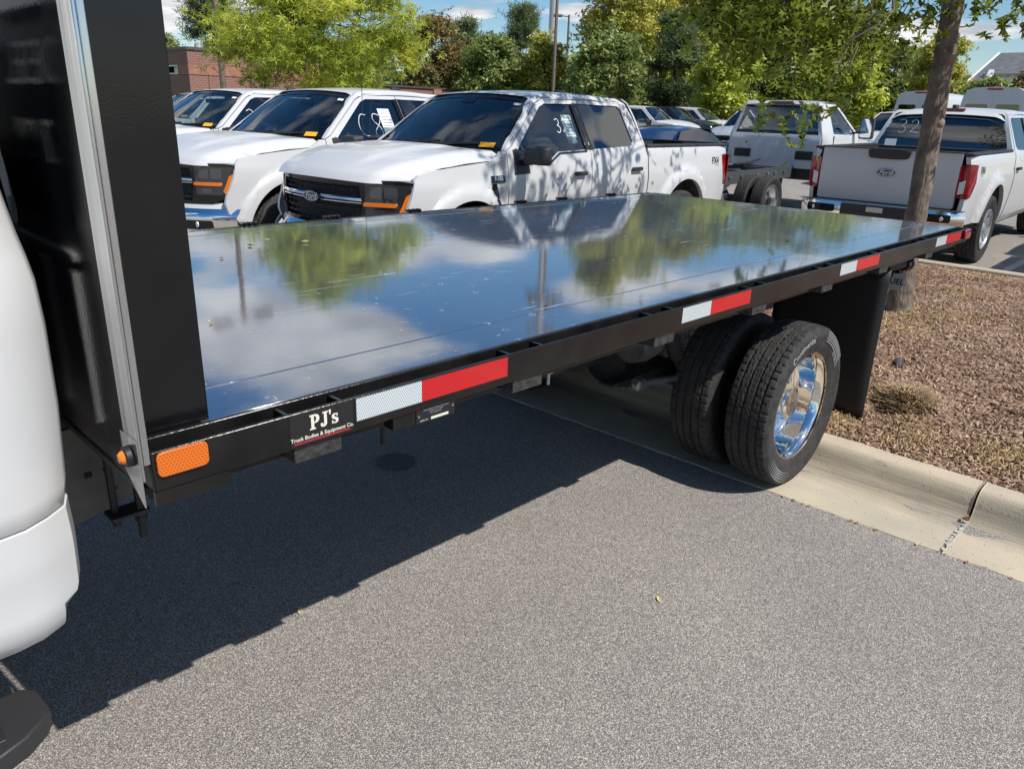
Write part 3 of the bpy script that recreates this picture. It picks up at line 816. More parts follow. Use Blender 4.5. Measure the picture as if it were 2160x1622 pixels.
mb = MB(); mb.lathe([(.0137, -.459), (.0185, -.457), (.0195, -.4467), (.013, -.4466)], 16, 'x', (0, .032, 1.102)); P_(mb, 'grommet', 'flap', ml_)

# maker's sign on the rail
def slab(P, dx=0, sc=1, dz=0): return [(dx + sc * x, dz + sc * z) for x, z in P]
mb = MB(); mb.box(-.158, -.0085, -.0012, -.0002, 1.0385, 1.107); sg = P_(mb, 'maker_sign', 'sign')
mb = MB()
SX, SZ, SS = -.113, 1.066, .0058                         # sign lettering origin and unit
def sf(x, z): return (SX + x * SS, -.0016, SZ + z * SS)
def letter(out, holes=()): mb.panel(out, sf, (0, -1, 0), holes=holes, res=.6, thick=.0003)
letter([(0, 0), (2.4, 0), (2.4, .5), (1.75, .6), (1.75, 2.3), (2.6, 2.3), (3.4, 2.6), (3.85, 3.2), (3.95, 3.95), (3.75, 4.8), (3.2, 5.35), (2.4, 5.6), (0, 5.6), (0, 5.1), (.6, 5.0), (.6, .6), (0, .5)],
       [[(1.75, 2.85), (2.2, 2.9), (2.6, 3.3), (2.7, 3.95), (2.55, 4.6), (2.15, 4.95), (1.75, 5.0)]])
letter([(4.3, .9), (4.5, .35), (5.1, 0), (5.9, -.05), (6.6, .3), (6.95, 1.0), (6.95, 5.0), (7.5, 5.1), (7.5, 5.6), (5.2, 5.6), (5.2, 5.1), (5.8, 5.0), (5.8, 1.1), (5.6, .65), (5.35, .7), (5.45, 1.1), (5.2, 1.5), (4.7, 1.55), (4.35, 1.3)])
letter([(8.1, 3.9), (8.45, 3.9), (8.75, 5.3), (8.6, 5.75), (8.25, 5.9), (7.9, 5.75), (7.8, 5.3)])
letter([(9.0, .1), (9.3, .1), (9.5, .25), (10.3, 0), (11.2, .15), (11.65, .7), (11.7, 1.4), (11.4, 2.0), (10.4, 2.5), (9.95, 2.85), (10.0, 3.25), (10.45, 3.35), (10.9, 3.1), (11.1, 2.6), (11.4, 2.6), (11.4, 3.8), (11.15, 3.8), (11.0, 3.65), (10.2, 3.9), (9.4, 3.7), (8.95, 3.1), (9.0, 2.4), (9.4, 1.9), (10.4, 1.4), (10.7, 1.0), (10.5, .6), (10.0, .55), (9.5, .9), (9.3, 1.4), (9.0, 1.4)])
P_(mb, 'sign_lettering', 'signwhite', sg, smooth=0)
text_part('sign_lettering', "Truck Bodies & Equipment Co.", 'signwhite', sg, lambda x, y: (-.083 + x, -.0016, 1.0525 + y), T0, size=.0118, offset=.0002)
mb = MB(); mb.box(-.150, -.018, -.0017, -.0013, 1.0425, 1.0455); P_(mb, 'red_underline', 'signred', sg)
# data plate hanging under the first strip
mb = MB(); mb.box(.165, .282, .003, .007, .999, 1.0325); dp = P_(mb, 'data_plate', 'sign')
mb = MB(); mb.box(.10, .1645, .005, .04, 1.002, 1.0325); P_(mb, 'data_plate_bracket', 'rail')
text_part('plate_text', "1468 GEORGE PERRY LEE ROAD\nDUNN, NC 28334\n(919) 892-8106", 'print', dp, lambda x, y: (.224 + x, .0026, 1.0235 + y), T0, size=.0055)
text_part('plate_text', "SERIAL NO.", 'paper', dp, lambda x, y: (.188 + x, .0026, 1.005 + y), T0, size=.0048)
mb = MB(); mb.box(.208, .262, .0022, .0029, 1.0025, 1.0085); P_(mb, 'serial_strip', 'signwhite', dp)
mb = MB()
for x, z in ((.172, 1.017), (.276, 1.021)): mb.lathe([(.0, .0012), (.0028, .0016), (.003, .003)], 10, 'y', (x, 0, z))
P_(mb, 'rivet', 'zinc', dp)

# chassis: rails, plates, bolts, axle, shaft, tank
for y in (.74, YF - .74):
    s = 1 if y < 1 else -1
    holes = [] if s < 0 else [rrect(-.352, -.332, .755, .772, .004, 2), rrect(-.30, -.285, .80, .812, .005, 2), rrect(-.307, -.297, .762, .773, .004, 2), rrect(-.29, -.276, .70, .711, .004, 2), rrect(.3, .34, .76, .79, .01, 2), rrect(.8, .84, .76, .79, .01, 2)]
    mb = MB(); mb.panel([(-2.6, .64), (-.52, .62), (-.40, .63), (-.30, .655), (-.16, .69), (4.2, .72), (4.2, .915), (-2.6, .89)], lambda x, z: (x, y, z), (0, -s, 0), holes=holes, res=.12, thick=.006)
    for z in (.655, .905): mb.box(-2.6 if z > .8 else -.15, 4.2, min(y, y + s * .07), max(y, y + s * .07), z - .004 + (.04 if z < .8 else 0), z + .004 + (.04 if z < .8 else 0))
    P_(mb, 'frame_rail', 'chassis')
    mb = MB(); mb.box(-.45, 4.3, y - .03, y + .05, .9155, .984); P_(mb, 'long_sill', 'matteblack')
mb = MB()
mb.prism([(-.505, .88), (-.40, .855), (-.28, .86), (-.28, .915), (-.505, .915)], lambda x, z: (x, .70, z), lambda x, z: (x, .735, z))
P_(mb, 'mount_gusset', 'chassis')
mb = MB(); mb.prism([(-.515, .90), (-.34, .90), (-.30, .985), (-.42, 1.09), (-.515, 1.09)], lambda x, z: (x, .76, z), lambda x, z: (x, .77, z)); P_(mb, 'mount_plate', mat('brown_grey_plate', (.055, .048, .044), .6))
def ubolt(x, y, zt, zb):
    mb = MB(); mb.tube([(x, y, zt), (x, y, zb)], .011, 8); mb.tube([(x - .055, y + .02, zb + .045), (x - .055, y + .02, zt)], .010, 8)
    mb.box(x - .075, x + .02, y - .02, y + .045, zb + .075, zb + .085)
    mb.lathe([(.0, zb + .065), (.017, zb + .065), (.017, zb + .075)], 6, 'z', (x, y, 0)); mb.lathe([(.0, zb + .05), (.016, zb + .05), (.016, zb + .063), (0, zb + .063)], 6, 'z', (x, y, 0))
    P_(mb, 'clamp_bolt', 'matteblack', bevel=.001)
ubolt(-.26, .64, .98, .592); ubolt(.285, .30, .985, .815)
mb = MB(); mb.tube([(.985, .32, .98), (.985, .32, .82)], .006, 8); mb.lathe([(.0, .862), (.015, .862), (.015, .876), (0, .876)], 6, 'z', (.985, .32, 0)); P_(mb, 'clamp_bolt', 'zinc')
for x_, z_, r_ in ((1.18, .87, .035), (1.55, .86, .04)):
    mb = MB(); mb.lathe([(r_, -.03), (r_, .03), (r_ * .6, .03), (r_ * .6, -.03)], 16, 'x', (x_, .55, z_)); P_(mb, 'hose_clamp', 'chassis')
mb = MB(); mb.tube([(1.2, .545, .87), (1.2, .545, .845)], .012, 8); P_(mb, 'amber_hose_tip', 'amber')
mb = MB(); mb.tube([(2.57, .25, .40), (2.57, YF - .25, .40)], .055, 16)
mb.lathe([(.0, -.18), (.10, -.15), (.17, -.06), (.185, 0), (.17, .06), (.10, .15), (0, .18)], 20, 'y', (2.55, 1.19, .40)); P_(mb, 'rear_axle', 'matteblack')
mb = MB(); mb.tube([(-2.2, 1.19, .62), (2.40, 1.19, .42)], .05, 14); P_(mb, 'drive_shaft', 'chassis')
for y in (.72, YF - .72):
    mb = MB()
    for k in range(5): mb.box(1.85 + .06 * k, 3.25 - .06 * k, y - .04, y + .04, .50 - .014 * k, .512 - .014 * k)
    mb.box(2.48, 2.66, y - .06, y + .06, .36, .435); P_(mb, 'leaf_spring', 'matteblack')
    mb = MB(); mb.tube([(2.05, y - .14, .86), (2.42, y - .12, .36)], .028, 12); mb.tube([(2.03, y - .14, .88), (2.24, y - .13, .60)], .038, 12); P_(mb, 'shock_absorber', 'matteblack')
mb = MB(); mb.tube([(1.95, .6, .52), (2.25, .55, .50), (2.3, .5, .50)], .016, 8); mb.lathe([(.0, -.03), (.03, -.025), (.03, .025), (0, .03)], 12, 'x', (1.95, .6, .52)); P_(mb, 'sway_bar', 'chassis')
mb = MB(); mb.lathe([(.0, -.09), (.085, -.08), (.095, 0), (.085, .08), (0, .09)], 18, 'x', (1.95, .62, .72)); mb.tube([(1.95, .62, .82), (1.99, .60, .92)], .012, 8); P_(mb, 'brake_chamber', 'chassis')
mb = MB(); mb.lathe([(.0, -.015), (.022, -.012), (.022, .012), (0, .015)], 12, 'y', (1.86, .55, .545)); P_(mb, 'link_end', 'zinc')
mb = MB(); mb.prism(rrect(3.3, 4.0, .55, .9, .06), lambda x, z: (x, .85, z), lambda x, z: (x, 1.5, z)); P_(mb, 'fuel_tank', 'matteblack')

# rear dual wheels
TR, TW, WX, WZ = .400, .226, 2.575, .400
ty = tyre_geo(TR, .265, TW, 400, 64, 'rib').mesh('tyre', 'rubber', smooth=50)
def rim_geo():
    mb = MB()
    mb.lathe([(.258, -.085), (.268, -.088), (.2705, -.083), (.262, -.078), (.256, -.072), (.246, -.06), (.240, -.03), (.230, .035), (.220, .052), (.200, .062), (.17, .070), (.14, .076), (.118, .079), (.11, .079)], 64, 'y')
    return mb
rim_me = rim_geo().mesh('rim', 'polished', smooth=50)
def hub_geo():
    mb = MB(); mb.lathe([(.112, .079), (.10, .05), (.092, .02), (.088, -.02), (.080, -.035), (.06, -.04)], 40, 'y')
    for k in range(10):
        t = 2 * math.pi * k / 10
        mb.lathe([(.0125, .08), (.0125, .052), (.010, .044), (0, .042)], 6, 'y', (.145 * math.cos(t), 0, .145 * math.sin(t)))
    return mb
hub_me = hub_geo().mesh('hub', 'polished', smooth=45)
mb = MB(); mb.lathe([(.060, -.040), (.050, -.045), (.0, -.045)], 32, 'y'); mb.lathe([(.03, -.046), (.028, -.052), (0, -.052)], 24, 'y'); cap_me = mb.mesh('hub_cap', mat('rusty_hub_cap', (.34, .29, .24), .35, metal=.8, var=(18, .5)))
disc = MB(); disc.lathe([(.262, -.09), (.25, -.07), (.24, .05), (.20, .07), (.11, .08), (0, .085)], 40, 'y'); disc_me = disc.mesh('rim', 'chassis')
hole = MB()
for k in range(8):
    t_h = 2 * math.pi * (k + .35) / 8
    hole.add([(.176 * math.cos(t_h) + .021 * math.cos(q) * math.cos(t_h) * .7 - .021 * math.sin(q) * math.sin(t_h), .0652 + .0025 * math.cos(q) * .7, .176 * math.sin(t_h) + .021 * math.cos(q) * math.sin(t_h) * .7 + .021 * math.sin(q) * math.cos(t_h)) for q in [2 * math.pi * i / 12 for i in range(12)]], [tuple(range(12))])
hole_me = hole.mesh('hand_holes', 'flap', smooth=0)
def dual(y, s, outer):
    t = link('wheel', None, ft, (WX - T0[0], y - T0[1], WZ)); 
    if s < 0: t.rotation_euler = (0, 0, math.pi)
    link('tyre', ty, t); link('rim', rim_me if outer else disc_me, t)
    if outer: link('hub', hub_me, t); link('hub_cap', cap_me, t); link('hand_holes', hole_me, t)['kind'] = 'stuff'
    return t
WY = .058 + TW * .485
w0 = dual(WY, 1, True); w1 = dual(WY + .30, 1, False)
dual(YF - WY, -1, True); dual(YF - WY - .30, -1, False)
# raised sidewall lettering and dotted band
def arc_text(body, r0, a0, size, m, name, sp=1.0, off=.0):
    V, F = text_geo(body, size=size, align='CENTER', space=sp, offset=off)
    mb = MB()
    def fn(x, y):
        r = r0 + y; a = a0 - x / r0
        u = (r - .265) / (TR - .265); yy = -TW * (.485 if .55 < u < .68 else .485 - .06 * abs(u - .62)) - .0012
        return (r * math.cos(a), yy, r * math.sin(a))
    mb.add([fn(v[0], v[1]) for v in V], F)
    return mb.build(name, m, w0, smooth=0)
rubber_hi = mat('raised_rubber', (.34, .34, .34), .45)
arc_text("Continental", .345, R(112), .047, rubber_hi, 'tyre_lettering', off=.0006)
arc_text("225/70R19.5", .318, R(38), .022, rubber_hi, 'tyre_size_text')
mb = MB()
for k in range(-14, 15):
    for j in range(5):
        a = R(235) + k * .028 + (j % 2) * .014; r = .332 + j * .0115; s = .0042 * (1 - abs(k) / 20)
        u = (r - .265) / (TR - .265); yy = -TW * (.485 - .06 * abs(u - .62)) - .0014
        mb.add([(r * math.cos(a) + s * math.cos(q), yy, r * math.sin(a) + s * math.sin(q)) for q in [2 * math.pi * i / 6 for i in range(6)]], [tuple(range(6))])
for k in range(-12, 13):
    for j in range(5):
        a = R(50) + k * .028 + (j % 2) * .014; r = .332 + j * .0115; s = .0036
        u = (r - .265) / (TR - .265); yy = -TW * (.485 - .06 * abs(u - .62)) - .0014
        mb.add([(r * math.cos(a) + s * math.cos(q), yy, r * math.sin(a) + s * math.sin(q)) for q in [2 * math.pi * i / 6 for i in range(6)]], [tuple(range(6))])
d = mb.build('dotted_band', mat('dotted_print', (.33, .33, .34), .6), w0, smooth=0); d['kind'] = 'stuff'
for y0 in (.045, YF - .655):
    mb = MB(); mb.grid(lambda u, v: (3.355 + .012 * math.sin(u * 5) * v, y0 + .61 * u, .985 - .88 * v), 10, 10)
    o = P_(mb, 'mudflap', 'flap'); q = o.modifiers.new('thickness', 'SOLIDIFY'); q.thickness = .009
# fuel filler with its tag, hung under the rail behind the flap
mb = MB(); mb.tube([(3.42, .30, .93), (3.60, .24, .955), (3.86, .20, .915), (4.10, .22, .90)], .028, 10); P_(mb, 'filler_hose', 'matteblack')
mb = MB(); mb.prism(rrect(4.00, 4.20, .81, .98, .02), lambda x, z: (x, .26, z), lambda x, z: (x, .275, z))
for k in range(6):
    t = k * math.pi / 3; mb.box(4.09 + .05 * math.cos(t) - .014, 4.09 + .05 * math.cos(t) + .014, .215, .26, .90 + .05 * math.sin(t) - .014, .90 + .05 * math.sin(t) + .014)
P_(mb, 'filler_bracket', 'gloss_trim', bevel=.004)
mb = MB(); mb.lathe([(0, -.05), (.035, -.045), (.04, -.03), (.04, 0)], 14, 'x', (4.13, .215, .895)); mb.lathe([(.045, .0), (.045, .03), (0, .03)], 10, 'x', (4.13, .215, .895)); P_(mb, 'fuel_cap', 'gloss_trim')
mb = MB(); mb.prism([(.185, .80), (.20, .735), (.285, .735), (.30, .80), (.30, .84), (.185, .84)], lambda y, z: (4.085, y, z), lambda y, z: (4.09, y, z)); ftag = P_(mb, 'fuel_tag', mat('grey_tag', (.42, .47, .50), .5))
text_part('tag_text', "FUEL", 'decal', ftag, lambda x, y: (4.0845, .243 - x, .787 + y), T0, size=.050, offset=.001)

# cab: crew cab, its rear corner fills the left edge of the picture
def cab_ring(z, ys, xr, x0=-3.2):
    c = 1.19; P = [(x0, ys), (-1.6, ys), (-.80, ys), (-.645, ys + .002), (-.600, ys + .010), (-.558, ys + .034), (xr - .022, ys + .066), (xr - .006, ys + .11), (xr, ys + .19), (xr + .004, c)]
    return [(x, y, z) for x, y in P] + [(x, 2 * c - y, z) for x, y in reversed(P[:-1])]
def loft(mb, rings):
    n_ = len(rings[0]); V = [p for r_ in rings for p in r_]
    mb.add(V, [(i * n_ + k, i * n_ + k + 1, (i + 1) * n_ + k + 1, (i + 1) * n_ + k) for i in range(len(rings) - 1) for k in range(n_ - 1)])
XR = -.480
mb = MB(); loft(mb, [cab_ring(z, y, XR - d) for z, y, d in ((.959, .150, .026), (.962, .146, .020), (1.0, .146, .014), (1.15, .146, .004), (1.30, .152, 0), (1.38, .162, .001), (1.42, .180, .004), (1.46, .202, .008), (1.62, .272, .02), (1.80, .352, .036), (1.88, .395, .05), (1.93, .44, .075), (1.965, .53, .12), (1.99, .70, .2), (2.0, 1.0, .3))])
cab = P_(mb, 'cab', 'white', smooth=60)
mb = MB(); mb.box(-3.15, -.58, .34, 2.04, 1.98, 2.0); P_(mb, 'cab_roof', 'white', cab, bevel=.02)
mb = MB(); loft(mb, [cab_ring(z, y, XR - d) for z, y, d in ((.9578, .150, .024), (.955, .1462, .018), (.90, .145, .0165), (.872, .145, .0165), (.862, .146, .0165), (.81, .150, .018), (.785, .150, .019), (.768, .150, .024), (.74, .158, .044), (.715, .172, .07), (.698, .19, .095), (.69, .40, .2))])
P_(mb, 'cab_lower_panel', 'white', cab, smooth=22)
mb = MB(); mb.panel(rrect(.34, 2.04, 1.45, 1.86, .07), lambda y, z: (XR + .008 - max(0, (z - 1.42)) * .09, y, z), (1, 0, 0), res=.1); rw = P_(mb, 'rear_window', mat('dark_rear_window', (.012, .02, .028), .04, coat=.5), cab)
def rwf(x, z): return (XR + .0105 - max(0, z) * .09, .36 + x, 1.42 + z)
text_part('window_writing', "DIESEL", 'chalk', rw, lambda x, y: rwf(.22 + x, .33 + y), T0, size=.12)
text_part('window_writing', "6.7 OIL", 'chalk', rw, lambda x, y: rwf(.22 + x, .18 + y), T0, size=.12)
text_part('window_writing', "32", 'chalk', rw, lambda x, y: rwf(.95 + x, .25 + y), T0, size=.2)
mb = MB()
for y in (.42, .62, .80, 1.0): mb.box(XR - .002, XR + .012, y, y + .03, 1.02, 1.36)
mb.box(XR - .002, XR + .012, .40, 1.98, 1.375, 1.395)
P_(mb, 'pressed_rib', 'white', cab, bevel=.005)
mb = MB(); mb.box(-3.1, -.65, .30, 2.08, .62, .72); P_(mb, 'cab_floor', 'matteblack', cab)
for s in (0, 1):
    def sy(y): return y if s == 0 else 2 * 1.19 - y
    mb = MB(); mb.panel([(-1.62, 1.46), (-.86, 1.46), (-.88, 1.78), (-.95, 1.83), (-1.60, 1.83)], lambda x, z: (x, sy(.200 + (z - 1.46) * .44 - .006), z), (0, -1 if s == 0 else 1, 0), res=.1); P_(mb, 'rear_door_window', 'privacy' if False else rw.data.materials[0], cab)
    mb = MB(); mb.panel([(-2.75, 1.43), (-1.72, 1.45), (-1.72, 1.83), (-2.25, 1.82), (-2.40, 1.76)], lambda x, z: (x, sy(.195 + (z - 1.44) * .44 - .006), z), (0, -1 if s == 0 else 1, 0), res=.1); P_(mb, 'front_door_window', rw.data.materials[0], cab)
    for x in (-.74, -1.66, -2.80):
        mb = MB(); mb.box(x - .003, x + .003, min(sy(.142), sy(.15)), max(sy(.142), sy(.15)), .98, 1.36); P_(mb, 'door_gap', 'matteblack', cab)
    for x in (-.95, -1.86):
        mb = MB(); mb.box(x - .10, x + .10, min(sy(.11), sy(.145)), max(sy(.11), sy(.145)), 1.17, 1.205); P_(mb, 'door_handle', 'plastic', cab, bevel=.006)
# front of the truck, out of the picture ahead of the cab
mb = MB(); mb.prism([(-3.15, .75), (-3.15, 1.42), (-4.45, 1.34), (-4.62, 1.22), (-4.66, .70), (-4.45, .62)], lambda x, z: (x, .18, z), lambda x, z: (x, 2.2, z)); P_(mb, 'hood', 'white', bevel=.05)
mb = MB(); mb.prism([(-3.1, 1.43), (-2.55, 1.93), (-2.5, 1.93), (-3.05, 1.41)], lambda x, z: (x, .36, z), lambda x, z: (x, 2.02, z)); P_(mb, 'windshield', rw.data.materials[0])
mb = MB(); mb.box(-4.78, -4.60, .2, 2.18, .52, .72); P_(mb, 'front_bumper', 'chrome', bevel=.03)
for y, s in ((.16, 1), (2.22, -1)):
    t = link('wheel', None, ft, (-3.75 - T0[0], y + s * .11 - T0[1], WZ)); t.rotation_euler = (0, 0, 0 if s > 0 else math.pi)
    link('tyre', ty, t); link('rim', rim_me, t); link('hub', hub_me, t)
# running board under the cab
for s in (0, 1):
    def sy(y): return y if s == 0 else 2 * 1.19 - y
    mb = MB()
    out = [(-3.0, .115), (-.72, .115), (-.672, .134), (-.634, .165), (-.618, .190), (-.622, .262), (-.645, .285), (-3.0, .29)]
    if s: out = [(x, sy(y)) for x, y in out][::-1]
    mb.prism(out, lambda x, y: (x, y, .505), lambda x, y: (x, y, .55)); rb = P_(mb, 'running_board', 'plastic', bevel=.004)
    mb = MB(); mb.box(-3.0, -.70, min(sy(.15), sy(.265)), max(sy(.15), sy(.265)), .549, .554); P_(mb, 'step_pad', 'matteblack', rb, bevel=.004)
    for x in (-1.7, -2.6):
        mb = MB(); mb.tube([(x, sy(.2), .50), (x, sy(.34), .53), (x, sy(.46), .64)], .022, 8); P_(mb, 'step_bracket', 'matteblack', rb)

# fallen leaves and bits
def dead_leaf(x, y, z, s, m, label, flat=.25, cat='leaf', group=None):
    mb = MB(); a = RNG.uniform(0, 6.28); P = [(-1, 0), (-.5, .34), (.1, .42), (.6, .25), (1, 0), (.6, -.25), (.1, -.42), (-.5, -.34)]
    V = [(0, 0, flat * s * .1)] + [(s * (p * math.cos(a) - q * math.sin(a)), s * (p * math.sin(a) + q * math.cos(a)), s * flat * (abs(q) * 1.6 + p * p * .4) + .001) for p, q in P]
    mb.add(V, [(0, i + 1, (i + 1) % 8 + 1) for i in range(8)])
    o = mb.build('fallen_leaf', m, None); o.location = (x, y, z + .001); tag(o, label, cat, group); return o
LG = 'leaves and seeds fallen on the deck'
dead_leaf(.921, 1.744, DZ, .018, 'paleleaf', 'pale yellow seed pod, largest on the flatbed deck', .8, group=LG)
dead_leaf(.688, 1.80, DZ, .016, 'deadleaf', 'curled brown leaf bit on the deck left of the pale seed pod', .7, group=LG)
dead_leaf(.818, 1.893, DZ, .014, 'paleleaf', 'small tan leaf bit on the deck behind the pale seed pod', .6, group=LG)
dead_leaf(.465, 1.60, DZ, .012, 'deadleaf', 'tiny reddish leaf bit on the deck nearest the headboard post', .6, group=LG)
dead_leaf(.02, .731, DZ, .009, 'paleleaf', 'tiny orange speck on the deck beside the black post, low on it', 1.0, group=LG)
dead_leaf(.897, .268, DZ, .012, mat('dark_leaf', (.05, .03, .03), .7), 'dark shrivelled leaf on the deck near the rub rail', .8, group=LG)
dead_leaf(2.95, .449, DZ, .022, 'deadleaf', 'brown leaf on the rear part of the deck', .5, group=LG)
dead_leaf(1.263, -.039, 0, .022, 'paleleaf', 'single pale leaf lying on the sunlit asphalt', .3)
dead_leaf(.26, .80, 0, .022, 'paleleaf', 'curved pale leaf on the shaded asphalt under the rail', .3)
rd = random.Random(5)
for i in range(16):
    y = rd.uniform(-.95, .05); x = 2.395 - .038 * y - .008
    o = dead_leaf(x, y, .003, rd.uniform(.006, .013), rd.choice(['deadleaf', 'paleleaf']), 'leaf scrap caught along the gutter edge', .5, group='leaf scraps along the gutter edge')
for i in range(4):
    dead_leaf(2.80 + rd.uniform(-.03, .04), -.668 + rd.uniform(-.008, .008), .012 + .006 * i, .014, 'deadleaf', 'brown leaf scrap stuck in the kerb joint', .9, group='leaf scraps in the kerb joint')
# ------------------------------------------------------------------ crew cab pickup
ARF, ARR = (0.0, .48, .51, .63), (-3.74, .511, .522, .653)
def bodyY(x, z):
    y = interp(z, [.45, .55, .75, 1.0, 1.13, 1.17, 1.3, 1.38, 1.43], [.90, .945, .968, .985, .985, .975, .96, .943, .915])
    if x > .15: y -= .115 * ((x - .15) / .85) ** 2.2
    if x < -4.5: y -= .05 * ((-4.5 - x) / .4) ** 2
    for xc, zc, ro, rf in (ARF, ARR):
        d = math.hypot(x - xc, z - zc)
        if d < rf and z > .3: y += .034 * (1 - sstep(rf - .03, rf, d)) + .012 * (1 - sstep(ro, rf, d))
    return y
def greenY(z): return .912 - (z - 1.43) * .455 - .9 * max(0, z - 1.86) ** 1.3
def sideY(x, z): return bodyY(x, z) if z < 1.43 else min(bodyY(x, 1.43), greenY(z))
def arc_pts(a, r, t0, t1, n): return [(a[0] + r * math.cos(R(t0 + (t1 - t0) * i / n)), a[1] + r * math.sin(R(t0 + (t1 - t0) * i / n))) for i in range(n + 1)]

AT = tyre_geo(.405, .235, .28, 150, 25, 'block', .011).mesh('tyre', 'rubber', smooth=40)
def alloy_geo():
    mb = MB()
    mb.lathe([(.232, -.10), (.242, -.125), (.236, -.130), (.222, -.125), (.21, -.10), (.205, .0)], 40, 'y')
    for k in range(6):
        t = 2 * math.pi * k / 6 + .3
        for dd in (-.16, .16):
            a0, a1 = t + dd * 1.6, t + dd * .9
            p0 = Vector((.05 * math.cos(a0), -.085, .05 * math.sin(a0))); p1 = Vector((.215 * math.cos(a1), -.112, .215 * math.sin(a1)))
            d = (p1 - p0); w = Vector((-d.z, 0, d.x)).normalized()
            mb.add([p0 + w * .016, p0 - w * .016, p1 - w * .020, p1 + w * .020, p0 + w * .016 + Vector((0, .04, 0)), p0 - w * .016 + Vector((0, .04, 0)), p1 - w * .020 + Vector((0, .05, 0)), p1 + w * .020 + Vector((0, .05, 0))],
                   [(0, 1, 2, 3), (0, 4, 5, 1), (1, 5, 6, 2), (2, 6, 7, 3), (3, 7, 4, 0)])
    mb.lathe([(.07, -.07), (.068, -.10), (.035, -.115), (0, -.118)], 20, 'y')
    return mb
ALLOY = alloy_geo().mesh('rim', 'alloy', smooth=35)
DRUM = MB().lathe([(.205, .0), (.19, -.01), (0, -.01)], 24, 'y').mesh('brake_disc', 'chassis')

def shapes_digit():
    return {'3': [[(0, .9), (.3, 1.05), (.55, .85), (.45, .6), (.2, .5), (.5, .42), (.6, .15), (.3, -.1), (0, .05)]],
            '2': [[(0, .8), (.25, 1.05), (.55, .85), (.5, .5), (.1, .1), (0, 0), (.3, .05), (.7, -.05)]],
            'C': [[(.6, .95), (.25, 1.0), (.0, .5), (.15, .05), (.6, .0)]],
            '8': [[(.6, .95), (.2, 1.05), (.1, .7), (.5, .45), (.6, .1), (.2, -.1), (.05, .2), (.55, .6), (.7, 1.0)]],
            '5': [[(.6, 1.0), (.1, 1.0), (.05, .55), (.45, .6), (.6, .25), (.3, -.08), (0, .05)]]}
SD = shapes_digit()

